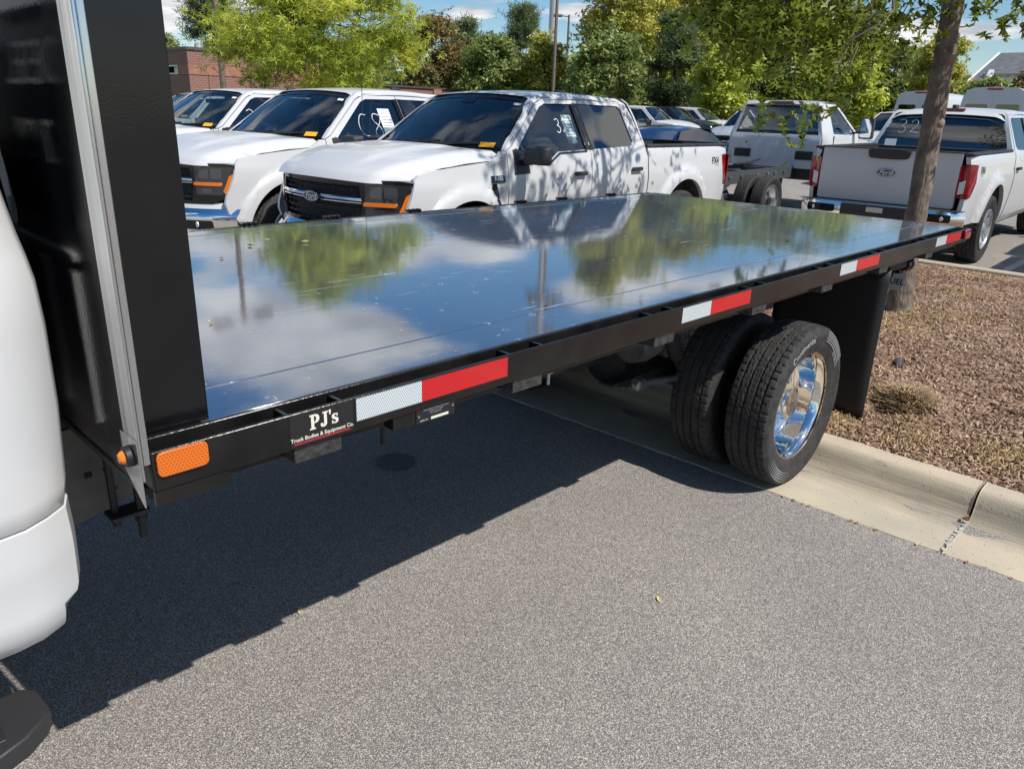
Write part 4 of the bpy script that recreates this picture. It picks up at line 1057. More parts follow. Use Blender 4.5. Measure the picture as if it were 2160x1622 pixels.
def pickup(label, loc, rot, group, body='white'):
    t = thing('pickup_truck', label, 'pickup truck', loc, rot=rot, group=group)
    def B(mb, name, m, parent=None, **k): return mb.build(name, m, parent or t, **k)
    for s in (1, -1):
        ff = lambda x, z: (x, s * sideY(x, z), z)
        o = (0, s, 0)
        fender = [(-.505, .55), (-.505, 1.385), (-.44, 1.388), (-.36, 1.345), (-.28, 1.305), (.1, 1.275), (.40, 1.245), (.56, 1.215), (.60, 1.175), (.64, 1.03), (.68, .93), (.715, .86), (.73, .79), (.70, .70), (.60, .60)] + arc_pts(ARF, .51, 13, 167, 22) + [(-.495, .55)]
        f = B(MB().panel(fender[::-1], ff, o, res=.04, thick=.03), 'front_fender', body)
        mb = MB(); mb.panel([(-.285, 1.115), (-.335, 1.115), (-.37, 1.03), (-.375, .93), (-.345, .93), (-.315, 1.03), (-.28, 1.075)], lambda x, z: (x, s * (sideY(x, z) + .010), z), o, res=.05); B(mb, 'fender_vent', 'gloss_trim', f)
        mb = MB(); mb.panel([(-.275, 1.125), (-.275, 1.185), (-.455, 1.185), (-.455, 1.125)], lambda x, z: (x, s * (sideY(x, z) + .012), z), o, res=.05); bd = B(mb, 'name_badge', 'gloss_trim', f)
        text_part('badge_text', "F-150", 'chrome', bd, lambda x, y: (-.365 - s * x, s * (sideY(-.365 - s * x, 1.158 + y) + .0135), 1.158 + y), size=.048, offset=.001)
        # doors with window frames, window glass behind
        fd = [(-.515, .53), (-1.785, .53), (-1.808, 1.33), (-1.735, 1.874), (-1.27, 1.866), (-1.12, 1.808), (-.605, 1.425), (-.515, 1.39)]
        fw = [(-.66, 1.30), (-1.14, 1.30), (-1.28, 1.378), (-1.745, 1.392), (-1.69, 1.825), (-1.26, 1.818), (-1.17, 1.785), (-.68, 1.405)]
        d = B(MB().panel(fd, ff, o, holes=[fw], res=.09, thick=.025), 'front_door', body)
        gl = B(MB().panel(fw, lambda x, z: (x, s * (sideY(x, z) - .014), z), o, res=.15, thick=.002), 'door_window', 'sideglass', d)
        mb = MB(); mb.panel([(-.595, 1.18), (-.82, 1.19), (-.80, 1.33), (-.66, 1.415), (-.60, 1.40)], lambda x, z: (x, s * (sideY(x, z) + .004), z), o, res=.08); B(mb, 'mirror_base', 'plastic', d)
        mb = MB(); mb.panel([(-.66, 1.297), (-1.14, 1.297), (-1.28, 1.372), (-1.745, 1.388), (-1.745, 1.370), (-1.29, 1.352), (-1.15, 1.278), (-.66, 1.278)][::-1], lambda x, z: (x, s * (sideY(x, z) + .003), z), o, res=.1); B(mb, 'sill_trim', 'plastic', d)
        mb = MB(); mb.panel([(-1.685, 1.828), (-1.742, 1.390), (-1.798, 1.392), (-1.742, 1.832)], lambda x, z: (x, s * (sideY(x, z) + .002), z), o, res=.1); B(mb, 'pillar_trim', 'gloss_trim', d)
        rd_ = [(-1.792, .53), (-2.785, .53), (-2.735, .9), (-2.785, 1.2), (-2.725, 1.46), (-2.625, 1.815), (-2.53, 1.868), (-1.743, 1.874), (-1.815, 1.33)]
        rwn = [(-1.86, 1.394), (-2.60, 1.42), (-2.645, 1.465), (-2.57, 1.79), (-2.52, 1.826), (-1.80, 1.830)]
        d2_ = B(MB().panel(rd_, ff, o, holes=[rwn], res=.09, thick=.025), 'rear_door', body)
        B(MB().panel(rwn, lambda x, z: (x, s * (sideY(x, z) - .012), z), o, res=.15, thick=.002), 'door_window', 'privacy', d2_)
        mb = MB(); mb.panel([(-1.808, 1.39), (-1.752, 1.832), (-1.80, 1.832), (-1.86, 1.392)][::-1], lambda x, z: (x, s * (sideY(x, z) + .002), z), o, res=.1); B(mb, 'pillar_trim', 'gloss_trim', d2_)
        for dd, x, z in ((d, -1.585, 1.165), (d2_, -2.63, 1.180)):
            y = sideY(x, z); mb = MB(); mb.box(x - .095, x + .095, min(s * (y + .012), s * (y + .045)), max(s * (y + .012), s * (y + .045)), z - .02, z + .02)
            mb.box(x - .085, x - .06, min(s * y, s * (y + .02)), max(s * y, s * (y + .02)), z - .015, z + .015); B(mb, 'door_handle', 'plastic', dd, bevel=.012)
        # cab side: pillars and roof rail around the doors
        hole = [(-.508, .524), (-2.80, .524), (-2.745, .9), (-2.795, 1.2), (-2.735, 1.46), (-2.635, 1.822), (-2.535, 1.877), (-1.735, 1.882), (-1.265, 1.874), (-1.11, 1.815), (-.60, 1.433), (-.508, 1.398)]
        cs = [(-.506, .45), (-2.89, .45), (-2.895, 1.30), (-2.865, 1.45), (-2.79, 1.72), (-2.70, 1.855), (-2.56, 1.905), (-1.7, 1.915), (-1.30, 1.910), (-1.17, 1.885), (-1.05, 1.822), (-.54, 1.428), (-.506, 1.40)]
        B(MB().panel(cs, lambda x, z: (x, s * (sideY(x, z) - .006), z), o, holes=[hole], res=.09, thick=.05), 'cab_side', body)
        # mirror
        mb = MB(); c = Vector((-.70, s * 1.13, 1.37))
        mb.prism(rrect(-.12, .13, -.085, .085, .03, 3), lambda a, b_: (-.76, s * (1.15 + a), 1.36 + b_), lambda a, b_: (-.63, s * (1.145 + a * .85), 1.357 + b_ * .86))
        mb.tube([(-.72, s * .95, 1.29), (-.71, s * 1.10, 1.31)], .035, 8)
        mir = B(mb, 'side_mirror', 'plastic', bevel=.012)
        mb = MB(); mb.panel(smooth_poly([(-.09, -.07), (.11, -.075), (.12, .05), (.08, .07), (-.08, .07)]), lambda a, b_: (-.762, s * (1.15 + a), 1.365 + b_), (-1, 0, 0), res=.2, thick=.001); B(mb, 'mirror_glass', 'chrome', mir)
        # bed side
        bs = [(-2.905, .52), (-2.905, 1.395), (-4.83, 1.400), (-4.885, 1.385), (-4.895, 1.305), (-4.70, 1.300), (-4.735, 1.1), (-4.81, .92), (-4.90, .915), (-4.91, .62), (-4.75, .60), (-4.245, .62)] + arc_pts(ARR, .522, 12, 168, 22) + [(-4.25, .52)]
        bs = [(-2.905, .52), (-3.215, .52), (-3.228, .60)] + arc_pts(ARR, .522, 10, 170, 22) + [(-4.255, .60), (-4.75, .60), (-4.905, .63), (-4.895, .915), (-4.81, .92), (-4.735, 1.1), (-4.70, 1.300), (-4.885, 1.305), (-4.885, 1.385), (-4.85, 1.400), (-2.905, 1.395)]
        bsd = B(MB().panel(bs, ff, o, res=.045, thick=.05), 'bed_side', body)
        mb = MB(); V = []
        mb.prism([(-2.91, 1.394), (-4.89, 1.399), (-4.89, 1.432), (-2.91, 1.432)], lambda x, z: (x, s * .80, z), lambda x, z: (x, s * .935, z)); B(mb, 'bed_rail_cap', 'plastic', bevel=.012)
        V, F = text_geo("FX4", size=.115, offset=.003, space=.95); mb = MB()
        mb.add([(-4.50 - s * (v[0] + v[1] * .1), s * (sideY(-4.5 - s * v[0], 1.225 + v[1]) + .003), 1.225 + v[1]) for v in V], F)
        V, F = text_geo("OFF ROAD", size=.022); mb.add([(-4.54 - s * v[0], s * (sideY(-4.54, 1.165) + .003), 1.168 + v[1]) for v in V], F)
        B(mb, 'bed_decal', 'decal', bsd, smooth=0)
        tl = [(-4.705, 1.297), (-4.74, 1.1), (-4.815, .925), (-4.905, .92), (-4.905, 1.297)]
        lamp = B(MB().panel(tl, lambda x, z: (x, s * (sideY(x, z) + .008), z), o, res=.08, thick=.04), 'tail_light', 'redlens')
        mb = MB(); mb.panel([(s * .825, .925), (s * .825, 1.297), (s * .985, 1.297), (s * .955, .925)], lambda y, z: (-4.912 + .06 * max(0, (abs(y) - .88) / .1) ** 2, y, z), (-1, 0, 0), res=.06, thick=.02)
        B(mb, 'rear_lens', 'redlens', lamp)
        mb = MB(); mb.panel([(s * .838, .96), (s * .838, 1.10), (s * .90, 1.13), (s * .90, .98)], lambda y, z: (-4.9165, y, z), (-1, 0, 0), res=.2, thick=.004); B(mb, 'reverse_lens', 'reverse', lamp)
        mb = MB(); mb.panel([(-4.765, 1.06), (-4.83, .945), (-4.89, .94), (-4.89, 1.06)], lambda x, z: (x, s * (sideY(x, z) + .0105), z), o, res=.1, thick=.003); B(mb, 'smoked_lens', 'darklens', lamp)
        # wheel wells and wheels
        for a in (ARF, ARR):
            mb = MB(); P0 = arc_pts(a, a[2] + .015, 0, 180, 16); P0 = [(P0[0][0], .42)] + P0 + [(P0[-1][0], .42)]
            V = [(x, s * .955, z) for x, z in P0] + [(x, s * .55, z) for x, z in P0]; k = len(P0)
            mb.add(V, [(i, i + 1, k + i + 1, k + i) for i in range(k - 1)]); mb.add([(x, s * .55, z) for x, z in P0], [tuple(range(k))])
            B(mb, 'wheel_well', 'matteblack' if a is ARF else 'chassis')
            w = link('wheel', None, t, (a[0], s * .862, .463)); w.scale = (1.06, 1, 1.06); w.rotation_euler = (0, .5 if s > 0 else .9, math.pi if s > 0 else 0)
            link('tyre', AT, w); link('rim', ALLOY, w); link('brake_disc', DRUM, w)
        # headlight set in the black front frame
    FX = lambda y: .935 - .33 * abs(y / .95) ** 2.6
    fx = lambda y, z: (FX(y) - .05 * max(0, z - 1.05), y, z)
    fr = smooth_poly([(-.70, .765), (.70, .765), (.86, .83), (.925, .93), (.955, 1.10), (.94, 1.17), (.60, 1.165), (.48, 1.172), (-.48, 1.172), (-.60, 1.165), (-.94, 1.17), (-.955, 1.10), (-.925, .93), (-.86, .83)])
    mesh_hole = [(-.54, .80), (.54, .80), (.57, .95), (.54, 1.115), (-.54, 1.115), (-.57, .95)]
    gr = B(MB().panel(fr, fx, (1, 0, 0), holes=[mesh_hole], res=.06, thick=.07), 'grille', 'gloss_trim')
    mb = MB(); mb.panel(mesh_hole, lambda y, z: (FX(y) - .075, y, z), (1, 0, 0), res=.15, thick=.002); B(mb, 'grille_backing', 'flap', gr)
    for i, z in enumerate((.835, .885, .935, 1.045, 1.09)):
        mb = MB(); mb.grid(lambda u, v: ((FX(-.55 + 1.1 * u) - .012 - .02 * abs(v - .5), -.55 + 1.1 * u, z - .008 + .016 * v)), 20, 2); B(mb, 'grille_bar', 'plastic', gr)
    mb = MB()
    for i in range(-5, 6):
        for j, (z0, z1) in enumerate(((.80, .835), (.835, .885), (.885, .935), (1.045, 1.09), (1.09, 1.115))):
            y = i * .1 + (j % 2) * .05
            if abs(y) < .53: mb.tube([(FX(y) - .03, y - .012, z0), (FX(y) - .022, y + .012, z1)], .006, 5)
    B(mb, 'grille_web', 'plastic', gr)['kind'] = 'stuff'
    for s in (1, -1):
        for z, h in ((1.005, .015), (.975, .007)):
            mb = MB(); mb.grid(lambda u, v: (FX(s * (.11 + .46 * u)) + .012 * math.sin(v * math.pi), s * (.11 + .46 * u), z - h + 2 * h * v), 12, 5); B(mb, 'chrome_bar', 'chrome', gr)
        hl = [(s * .60, .865), (s * .60, 1.135), (s * .925, 1.135), (s * .935, 1.09), (s * .90, .955), (s * .845, .865)]
        lx = lambda y, z: (FX(y) - .05 * max(0, z - 1.05) + .006, y, z)
        h = B(MB().panel(hl, lx, (1, 0, 0), res=.06, thick=.03), 'headlight', 'lamp')
        for y0, z0, z1 in ((.64, 1.02, 1.115), (.75, 1.02, 1.115), (.66, .88, .93)):
            mb = MB(); mb.panel(rrect(min(s * y0, s * (y0 + .095)), max(s * y0, s * (y0 + .095)), z0, z1, .012, 2), lambda y, z: (lx(y, z)[0] + .003, y, z), (1, 0, 0), res=.1, thick=.002); B(mb, 'projector', mat('lens_grey', (.10, .11, .12), .08, coat=1) if False else 'lamp2', h)
        mb = MB(); mb.panel([(s * .585, .968), (s * .595, .954), (s * .835, .954), (s * .845, .972), (s * .838, .988), (s * .60, .986)], lambda y, z: (lx(y, z)[0] + .010, y, z), (1, 0, 0), res=.05, thick=.012); B(mb, 'turn_signal', 'amber', h)
        mb = MB(); mb.panel([(s * .935, 1.07), (s * .905, .93), (s * .872, .88), (s * .856, .905), (s * .882, .97), (s * .908, 1.05)], lambda y, z: (lx(y, z)[0] + .014, y, z), (1, s * .8, 0), res=.06, thick=.01); B(mb, 'side_marker', 'amber', h)
    def oval(parent, x0, z0, nx, a=.115, b_=.048):
        """maker's oval badge at (x0, 0, z0) facing nx"""
        e = lambda k, q: [(k * a * math.cos(2 * math.pi * i / 28), k * b_ * math.sin(2 * math.pi * i / 28) if k == 1 else (b_ - a * (1 - k)) * math.sin(2 * math.pi * i / 28)) for i in range(28)]
        mb = MB(); mb.prism(e(1, 0), lambda y, z: (x0 - nx * .02, y, z0 + z), lambda y, z: (x0 + nx * .012, y, z0 + z)); bg = B(mb, 'oval_badge', 'badgeblue', parent, bevel=.004)
        mb = MB(); o1 = e(.93, 0); i1 = e(.875, 0)
        mb.add([(x0 + nx * .0135, y, z0 + z) for y, z in o1] + [(x0 + nx * .0135, y, z0 + z) for y, z in i1], [(i, (i + 1) % 28, 28 + (i + 1) % 28, 28 + i) for i in range(28)]); B(mb, 'badge_ring', 'reverse', bg, smooth=0)
        text_part('badge_text', "Ford", 'reverse', bg, lambda x, y: (x0 + nx * .0138, nx * x, z0 + y), size=.082, shear=.35, offset=.0015)
    oval(gr, .952, .992, 1)
    # hood: lofted with a raised centre, rolled over the fender tops
    HX, HZ = [-.46, -.3, 0, .3, .55, .75, .87, .93, .952], [1.405, 1.415, 1.405, 1.375, 1.335, 1.285, 1.24, 1.195, 1.158]
    def hood(u, v):
        vv = 2 * v - 1; a = abs(vv); x = -.44 + 1.392 * u
        xx = x + (-.02 if u < .02 else 0) - (.16 * a ** 2.4) * sstep(.4, 1, u) + .12 * (1 - a ** 2) * (1 - u) * .5 - .36 * sstep(.78, 1, a) * sstep(.5, 1, u) * .55
        yl = interp(x, [-.5, 0, .5, .93], [.942, .935, .915, .84])
        zc = interp(x, HX, HZ)
        rise = .026 * (1 - sstep(.43, .50, a)) * sstep(-.5, -.1, x) * (1 - sstep(.55, .85, x))
        drop = .02 * a * a + .105 * sstep(.86, 1.0, a) ** 1.2 * interp(x, [-.5, .2, .6, .93], [.75, .9, .75, .2])
        return (xx, yl * vv, zc + rise - drop)
    B(MB().grid(hood, 34, 44), 'hood', body, smooth=50)
    mb = MB(); mb.grid(lambda u, v: (-.34 - .06 * u - .20 * abs(2 * v - 1) ** 2.2, .85 * (2 * v - 1), 1.395 + .008 * u), 3, 16); B(mb, 'cowl', 'plastic')
    def ws(u, v):
        vv = 2 * v - 1; yb, yt = .875, .70
        x = (-.375 - .17 * vv * vv) * (1 - u) + (-1.06 - .05 * vv * vv) * u + .02 * math.sin(math.pi * u)
        z = 1.405 * (1 - u) + (1.885 - .045 * vv * vv) * u + .012 * math.sin(math.pi * u)
        return (x, (yb + (yt - yb) * u) * vv, z)
    wsh = B(MB().grid(ws, 10, 16, True), 'windshield', 'glass', smooth=60)
    def wsoff(u, v, k=.004):
        p = Vector(ws(u, v)); return (p.x + k, p.y, p.z + k)
    mb = MB()
    mb.grid(lambda u, v: wsoff(.93 + .07 * u, .02 + .96 * v), 2, 12); mb.grid(lambda u, v: wsoff(.05 * u, v), 2, 12); mb.grid(lambda u, v: wsoff(.05 + .9 * u, .025 * v), 8, 1); mb.grid(lambda u, v: wsoff(.05 + .9 * u, 1 - .025 * v), 8, 1)
    mb.grid(lambda u, v: wsoff(.82 + .12 * u, .44 + .12 * v), 2, 3)
    B(mb, 'black_border', 'gloss_trim', wsh)
    mb = MB(); mb.grid(lambda u, v: wsoff(.84 + .05 * u, .90 + .055 * v, .007), 2, 2); B(mb, 'window_label', 'paper', wsh)
    mb = MB(); mb.grid(lambda u, v: (lambda p: (p[0] + .006, p[1], p[2]))(wsoff(.005 + .085 * u, .865 + .085 * v, .010)), 2, 2); B(mb, 'paper_tag', 'tag', wsh)
    for v0, v1 in ((.28, .60), (.55, .86)):
        mb = MB(); P = [wsoff(.01 + .05 * k / 6, v0 + (v1 - v0) * k / 6, .014) for k in range(7)]; mb.tube(P, .011, 6); B(mb, 'wiper', 'matteblack')
    def roof(u, v):
        vv = 2 * v - 1; a = abs(vv); x = -1.075 - 1.70 * u
        z = 1.898 + .055 * math.sin(math.pi * min(1, u * .85 + .1)) - .035 * a * a - .042 * sstep(.86, 1, a)
        if u > .93: z -= .05 * ((u - .93) / .07) ** 2
        if u < .04: z -= .012
        return (x - .035 * (1 - u) * vv * vv, .722 * vv, z)
    rf = B(MB().grid(roof, 22, 24), 'roof', body, smooth=60)
    mb = MB(); mb.box(-2.50, -2.35, -.03, .03, 1.93, 1.985); B(mb, 'roof_antenna', 'plastic', rf, bevel=.012)
    # cab back with its window and high brake light
    cb = [(-.90, .60), (.90, .60), (.93, 1.35), (.905, 1.44), (.79, 1.72), (.735, 1.86), (.69, 1.905), (-.69, 1.905), (-.735, 1.86), (-.79, 1.72), (-.905, 1.44), (-.93, 1.35)]
    bx = lambda y, z: (-2.90 + interp(z, [.6, 1.3, 1.45, 1.72, 1.86, 1.92], [0, 0, .03, .10, .17, .25]), y, z)
    bw = [(-.83, 1.41), (.83, 1.41), (.84, 1.45), (.70, 1.845), (.66, 1.87), (-.66, 1.87), (-.70, 1.845), (-.84, 1.45)]
    cbk = B(MB().panel(cb, bx, (-1, 0, 0), holes=[bw], res=.1, thick=.03), 'cab_back', body)
    B(MB().panel(bw, lambda y, z: (bx(y, z)[0] + .008, y, z), (-1, 0, 0), res=.15, thick=.002), 'rear_window', 'privacy', cbk)
    mb = MB(); mb.panel([(.74, 1.41), (.58, 1.41), (.58, 1.50), (.74, 1.50)], lambda y, z: (bx(y, z)[0] + .004, y, z), (-1, 0, 0), res=.2, thick=.001); B(mb, 'window_label', 'paper', cbk)
    mb = MB(); mb.panel(rrect(-.20, .20, 1.905, 1.935, .01, 2), lambda y, z: (-2.725, y, z), (-1, 0, 0), res=.2, thick=.05); B(mb, 'high_brake_light', 'redlens', rf)
    # tailgate
    tg = B(MB().panel(rrect(-.815, .815, .79, 1.425, .02, 2), lambda y, z: (-4.90 - .012 * math.sin((z - .79) / .635 * math.pi), y, z), (-1, 0, 0), res=.1, thick=.06), 'tailgate', body)
    mb = MB(); mb.box(-4.93, -4.83, -.815, .815, 1.4255, 1.44); B(mb, 'tailgate_cap', 'plastic', tg, bevel=.006)
    mb = MB(); mb.prism(smooth_poly([(-.25, 1.44), (.25, 1.44), (.24, 1.345), (.20, 1.315), (-.20, 1.315), (-.24, 1.345)], 1), lambda y, z: (-4.90, y, z), lambda y, z: (-4.935, y, z)); B(mb, 'tailgate_handle', 'plastic', tg, bevel=.006)
    oval(tg, -4.918, 1.155, -1, .108, .046)
    # bed liner
    mb = MB(); mb.box(-4.83, -2.95, -.80, .80, .88, .90); mb.box(-4.83, -2.95, .78, .80, .90, 1.40); mb.box(-4.83, -2.95, -.80, -.78, .90, 1.40); mb.box(-2.96, -2.94, -.80, .80, .90, 1.41); B(mb, 'bed_liner', 'plastic')
    # bumpers
    def fbump(u, v):
        y = -.96 + 1.92 * u; a = abs(y) / .96
        return (1.03 - .42 * a ** 2.8 + .012 * math.sin(v * math.pi) + .04 * (1 - v) - .06 * max(0, 1 - v / .2), y, .735 - .30 * v + .045 * (1 - sstep(.35, .5, a)) * (1 - v))
    fbm = B(MB().grid(fbump, 40, 8), 'front_bumper', 'chrome', smooth=50)
    for s in (1, -1):
        mb = MB(); mb.panel(rrect(min(s * .56, s * .80), max(s * .56, s * .80), .535, .625, .02, 2), lambda y, z: (fbump((y + .96) / 1.92, (.735 - z) / .30)[0] + .005, y, z), (1, 0, 0), res=.07, thick=.003); fl = B(mb, 'fog_lamp', 'gloss_trim', fbm)
        mb = MB(); mb.lathe([(0, .0), (.03, -.005), (.032, -.012)], 12, 'x', (fbump((s * .67 + .96) / 1.92, .5)[0] + .012, s * .67, .585)); B(mb, 'fog_lens', 'reverse', fl)
    mb = MB(); mb.panel([(-.42, .47), (.42, .47), (.40, .64), (-.40, .64)], lambda y, z: (fbump((y + .96) / 1.92, (.735 - z) / .30)[0] + .006, y, z), (1, 0, 0), res=.1, thick=.003); B(mb, 'lower_intake', 'plastic', fbm)
    mb = MB(); mb.grid(lambda u, v: (FX(-.88 + 1.76 * u) - .02 + .05 * v, -.88 + 1.76 * u, .79 - .07 * v), 24, 3); B(mb, 'front_valance', body)
    mb = MB(); mb.grid(lambda u, v: (.93 - .3 * abs(2 * u - 1) ** 3 - .1 * v, -.85 + 1.7 * u, .46 - .18 * v), 16, 3); B(mb, 'air_dam', 'plastic')
    def rbump(u, v):
        y = -.985 + 1.97 * u; a = abs(y) / .985
        return (-5.06 + .14 * max(0, (a - .75) / .25) ** 2 - .02 * math.sin(math.pi * v), y, .775 - .20 * v)
    rb_ = B(MB().grid(rbump, 40, 6), 'rear_bumper', 'chrome', smooth=50)
    mb = MB(); mb.grid(lambda u, v: (-4.90 - .17 * u, -.98 + 1.96 * v, .777 + .004 * math.sin(u * 3)), 3, 30); B(mb, 'bumper_step', 'plastic', rb_)
    mb = MB(); mb.panel(rrect(-.42, .42, .585, .765, .02, 2), lambda y, z: (-5.087, y, z), (-1, 0, 0), res=.2, thick=.02)
    B(mb, 'plate_recess', 'plastic', rb_)
    mb = MB(); mb.panel(rrect(-.10, .10, .68, .74, .006, 2), lambda y, z: (-5.092, y, z), (-1, 0, 0), res=.2, thick=.003); B(mb, 'plate_lamp', 'alloy', rb_)
    for s in (1, -1):
        mb = MB(); mb.panel(rrect(min(s * .50, s * .86), max(s * .50, s * .86), .64, .735, .02, 2), lambda y, z: (rbump((y + .985) / 1.97, .4)[0] - .012, y, z), (-1, 0, 0), res=.1, thick=.004); q = B(mb, 'bumper_pocket', 'gloss_trim', rb_)
        mb = MB(); mb.lathe([(0, -.004), (.028, .0), (.03, .01)], 12, 'x', (-5.085, s * .76, .685)); B(mb, 'pocket_lamp', 'reverse', q)
    # inside and underside
    mb = MB(); mb.box(-2.85, -.55, -.86, .86, .56, .60); mb.box(-1.02, -.60, -.84, .84, 1.06, 1.30); mb.box(-2.82, -2.74, -.84, .84, .6, 1.38)
    B(mb, 'cabin', 'interior', bevel=.03)
    for y in (.42, -.42):
        mb = MB(); mb.box(-1.95, -1.42, y - .25, y + .25, .90, 1.05); mb.prism(smooth_poly([(-1.90, 1.03), (-1.74, 1.03), (-1.83, 1.56), (-1.95, 1.56)]), lambda x, z: (x, y - .25, z), lambda x, z: (x, y + .25, z)); mb.prism(smooth_poly([(-1.90, 1.58), (-1.81, 1.58), (-1.83, 1.75), (-1.92, 1.75)]), lambda x, z: (x, y - .13, z), lambda x, z: (x, y + .13, z)); B(mb, 'front_seat', 'seat', bevel=.03)
    mb = MB(); mb.box(-2.72, -2.25, -.72, .72, .92, 1.06); mb.prism(smooth_poly([(-2.72, 1.04), (-2.60, 1.04), (-2.66, 1.52), (-2.74, 1.52)]), lambda x, z: (x, -.72, z), lambda x, z: (x, .72, z)); B(mb, 'rear_seat', 'seat', bevel=.03)
    mb = MB(); mb.lathe([(.185, .0), (.175, .014), (.165, 0), (.175, -.014), (.185, 0)], 24, 'x', (0, 0, 0)); mb.box(-.01, .01, -.17, .17, -.02, .02)
    sw = B(mb, 'steering_wheel', 'interior'); sw.location = (-1.13, .42, 1.28); sw.rotation_euler = (0, R(-25), 0)
    mb = MB(); mb.grid(lambda u, v: (roof(u, .02 + .96 * v)[0], roof(u, .02 + .96 * v)[1], roof(u, .02 + .96 * v)[2] - .045), 8, 8); B(mb, 'headliner', 'headliner')
    mb = MB(); mb.box(-1.02, -.98, -.12, .12, 1.72, 1.78); B(mb, 'inside_mirror', 'gloss_trim', bevel=.015)
    for s in (1, -1):
        mb = MB(); mb.tube([(-.72, s * .80, 1.47), (-.86, s * .79, 1.57), (-.90, s * .76, 1.66)], .016, 6); B(mb, 'grab_handle', 'headliner')
    mb = MB(); mb.box(-4.8, .75, -.70, .70, .50, .585); mb.box(-2.9, .62, -.90, .90, .45, .53); B(mb, 'underbody', 'matteblack')
    mb = MB(); mb.box(-.3, .55, -.62, .62, .6, 1.25); B(mb, 'engine_bay', 'matteblack')
    mb = MB(); mb.box(-4.88, -2.92, -.78, .78, .6, .87); B(mb, 'bed_floor', 'matteblack')
    mb = MB(); mb.tube([(-.27, -.84, 1.36), (-.28, -.85, 2.04)], .0035, 5); B(mb, 'whip_antenna', 'matteblack')
    return t
M['lamp2'] = mat('headlamp_reflector', (.10, .105, .11), .06, metal=.6, coat=1.0)

ROW = 'white pickups parked side by side beyond the flatbed'
tc_ = pickup('nearest white crew cab pickup behind the flatbed deck, front facing left', (3.664, 4.703, -.033), (0, 0, R(182.86)), ROW)
tb_ = copy_tree(tc_); tb_.location = (3.189, 6.998, -.033); tb_.rotation_euler = (0, 0, R(186.2)); tb_['label'] = 'second white pickup of the row, between the nearest pickup and the one farther left'
ta_ = copy_tree(tc_); ta_.location = (3.483, 10.155, -.033); ta_.rotation_euler = (0, 0, R(186.1)); ta_['label'] = 'third white pickup of the row, half hidden behind the black headboard post'
REAR = 'white trucks parked with their tails toward the camera'
td_ = copy_tree(tc_); td_.location = (14.256, 2.354, .045); td_.rotation_euler = (0, -.0125, R(1.54)); td_['label'] = 'white pickup seen from behind at the right, tailgate badge beside the tree trunk'; td_['group'] = REAR
def child(t, *names):
    for nm in names:
        t = [c for c in t.children if c.name.split('.')[0] == nm]
        t = t[0]
    return t
# paint-pen numbers and price sheets differ from truck to truck
def side_writing(t, txt, x0, z0, size, m='chalk'):
    d = child(t, 'front_door')
    for i, ch in enumerate(txt):
        strokes('window_writing', [[(x0 - (i * .85 + p) * size, z0 + q * size) for p, q in L] for L in SD[ch]], m, d, lambda x, z: (x, sideY(x, z) - .011, z), w=.0095)
def price_sheet(t, x0, x1, z0, z1, m='paper'):
    d = child(t, 'front_door')
    mb = MB(); mb.panel([(x0, z0), (x1, z0), (x1 + .02, z1), (x0 + .02, z1)], lambda x, z: (x, sideY(x, z) - .012, z), (0, 1, 0), res=.1, thick=.001); s = mb.build('price_sheet', m, d)
    mb = MB()
    for k in range(7):
        z = z1 - .03 - k * (z1 - z0 - .05) / 7
        mb.add([(x, sideY(x, zz) - .0112, zz) for x, zz in ((x0 + .02, z), (x1 - .02, z), (x1 - .02, z + .008), (x0 + .02, z + .008))], [(0, 1, 2, 3)])
    mb.build('sheet_print', 'print', s, smooth=0)
M['sheet'] = mat('pale_price_sheet', (.55, .68, .68), .7)
side_writing(tc_, '32', -1.36, 1.56, .12); price_sheet(tc_, -1.66, -1.50, 1.45, 1.72, 'sheet')
side_writing(tb_, 'C8', -1.05, 1.42, .24); price_sheet(tb_, -1.60, -1.42, 1.45, 1.72)
side_writing(ta_, '32', -1.05, 1.45, .2)
cbk = child(td_, 'cab_back')
for i, ch in enumerate('32'):
    strokes('window_writing', [[(.60 - (i * .95 + p) * .17, 1.60 + q * .17) for p, q in L] for L in SD[ch]], 'chalk', cbk, lambda y, z: (-2.90 + interp(z, [.6, 1.3, 1.45, 1.72, 1.86, 1.92], [0, 0, .03, .10, .17, .25]) + .003, y, z), w=.0095)

tr_ = copy_tree(td_); tr_.location = (14.6, -.85, .045); tr_.rotation_euler = (0, -.0125, R(1.5)); tr_['label'] = 'white pickup just beyond the right edge, its shadow crossing the bay line'
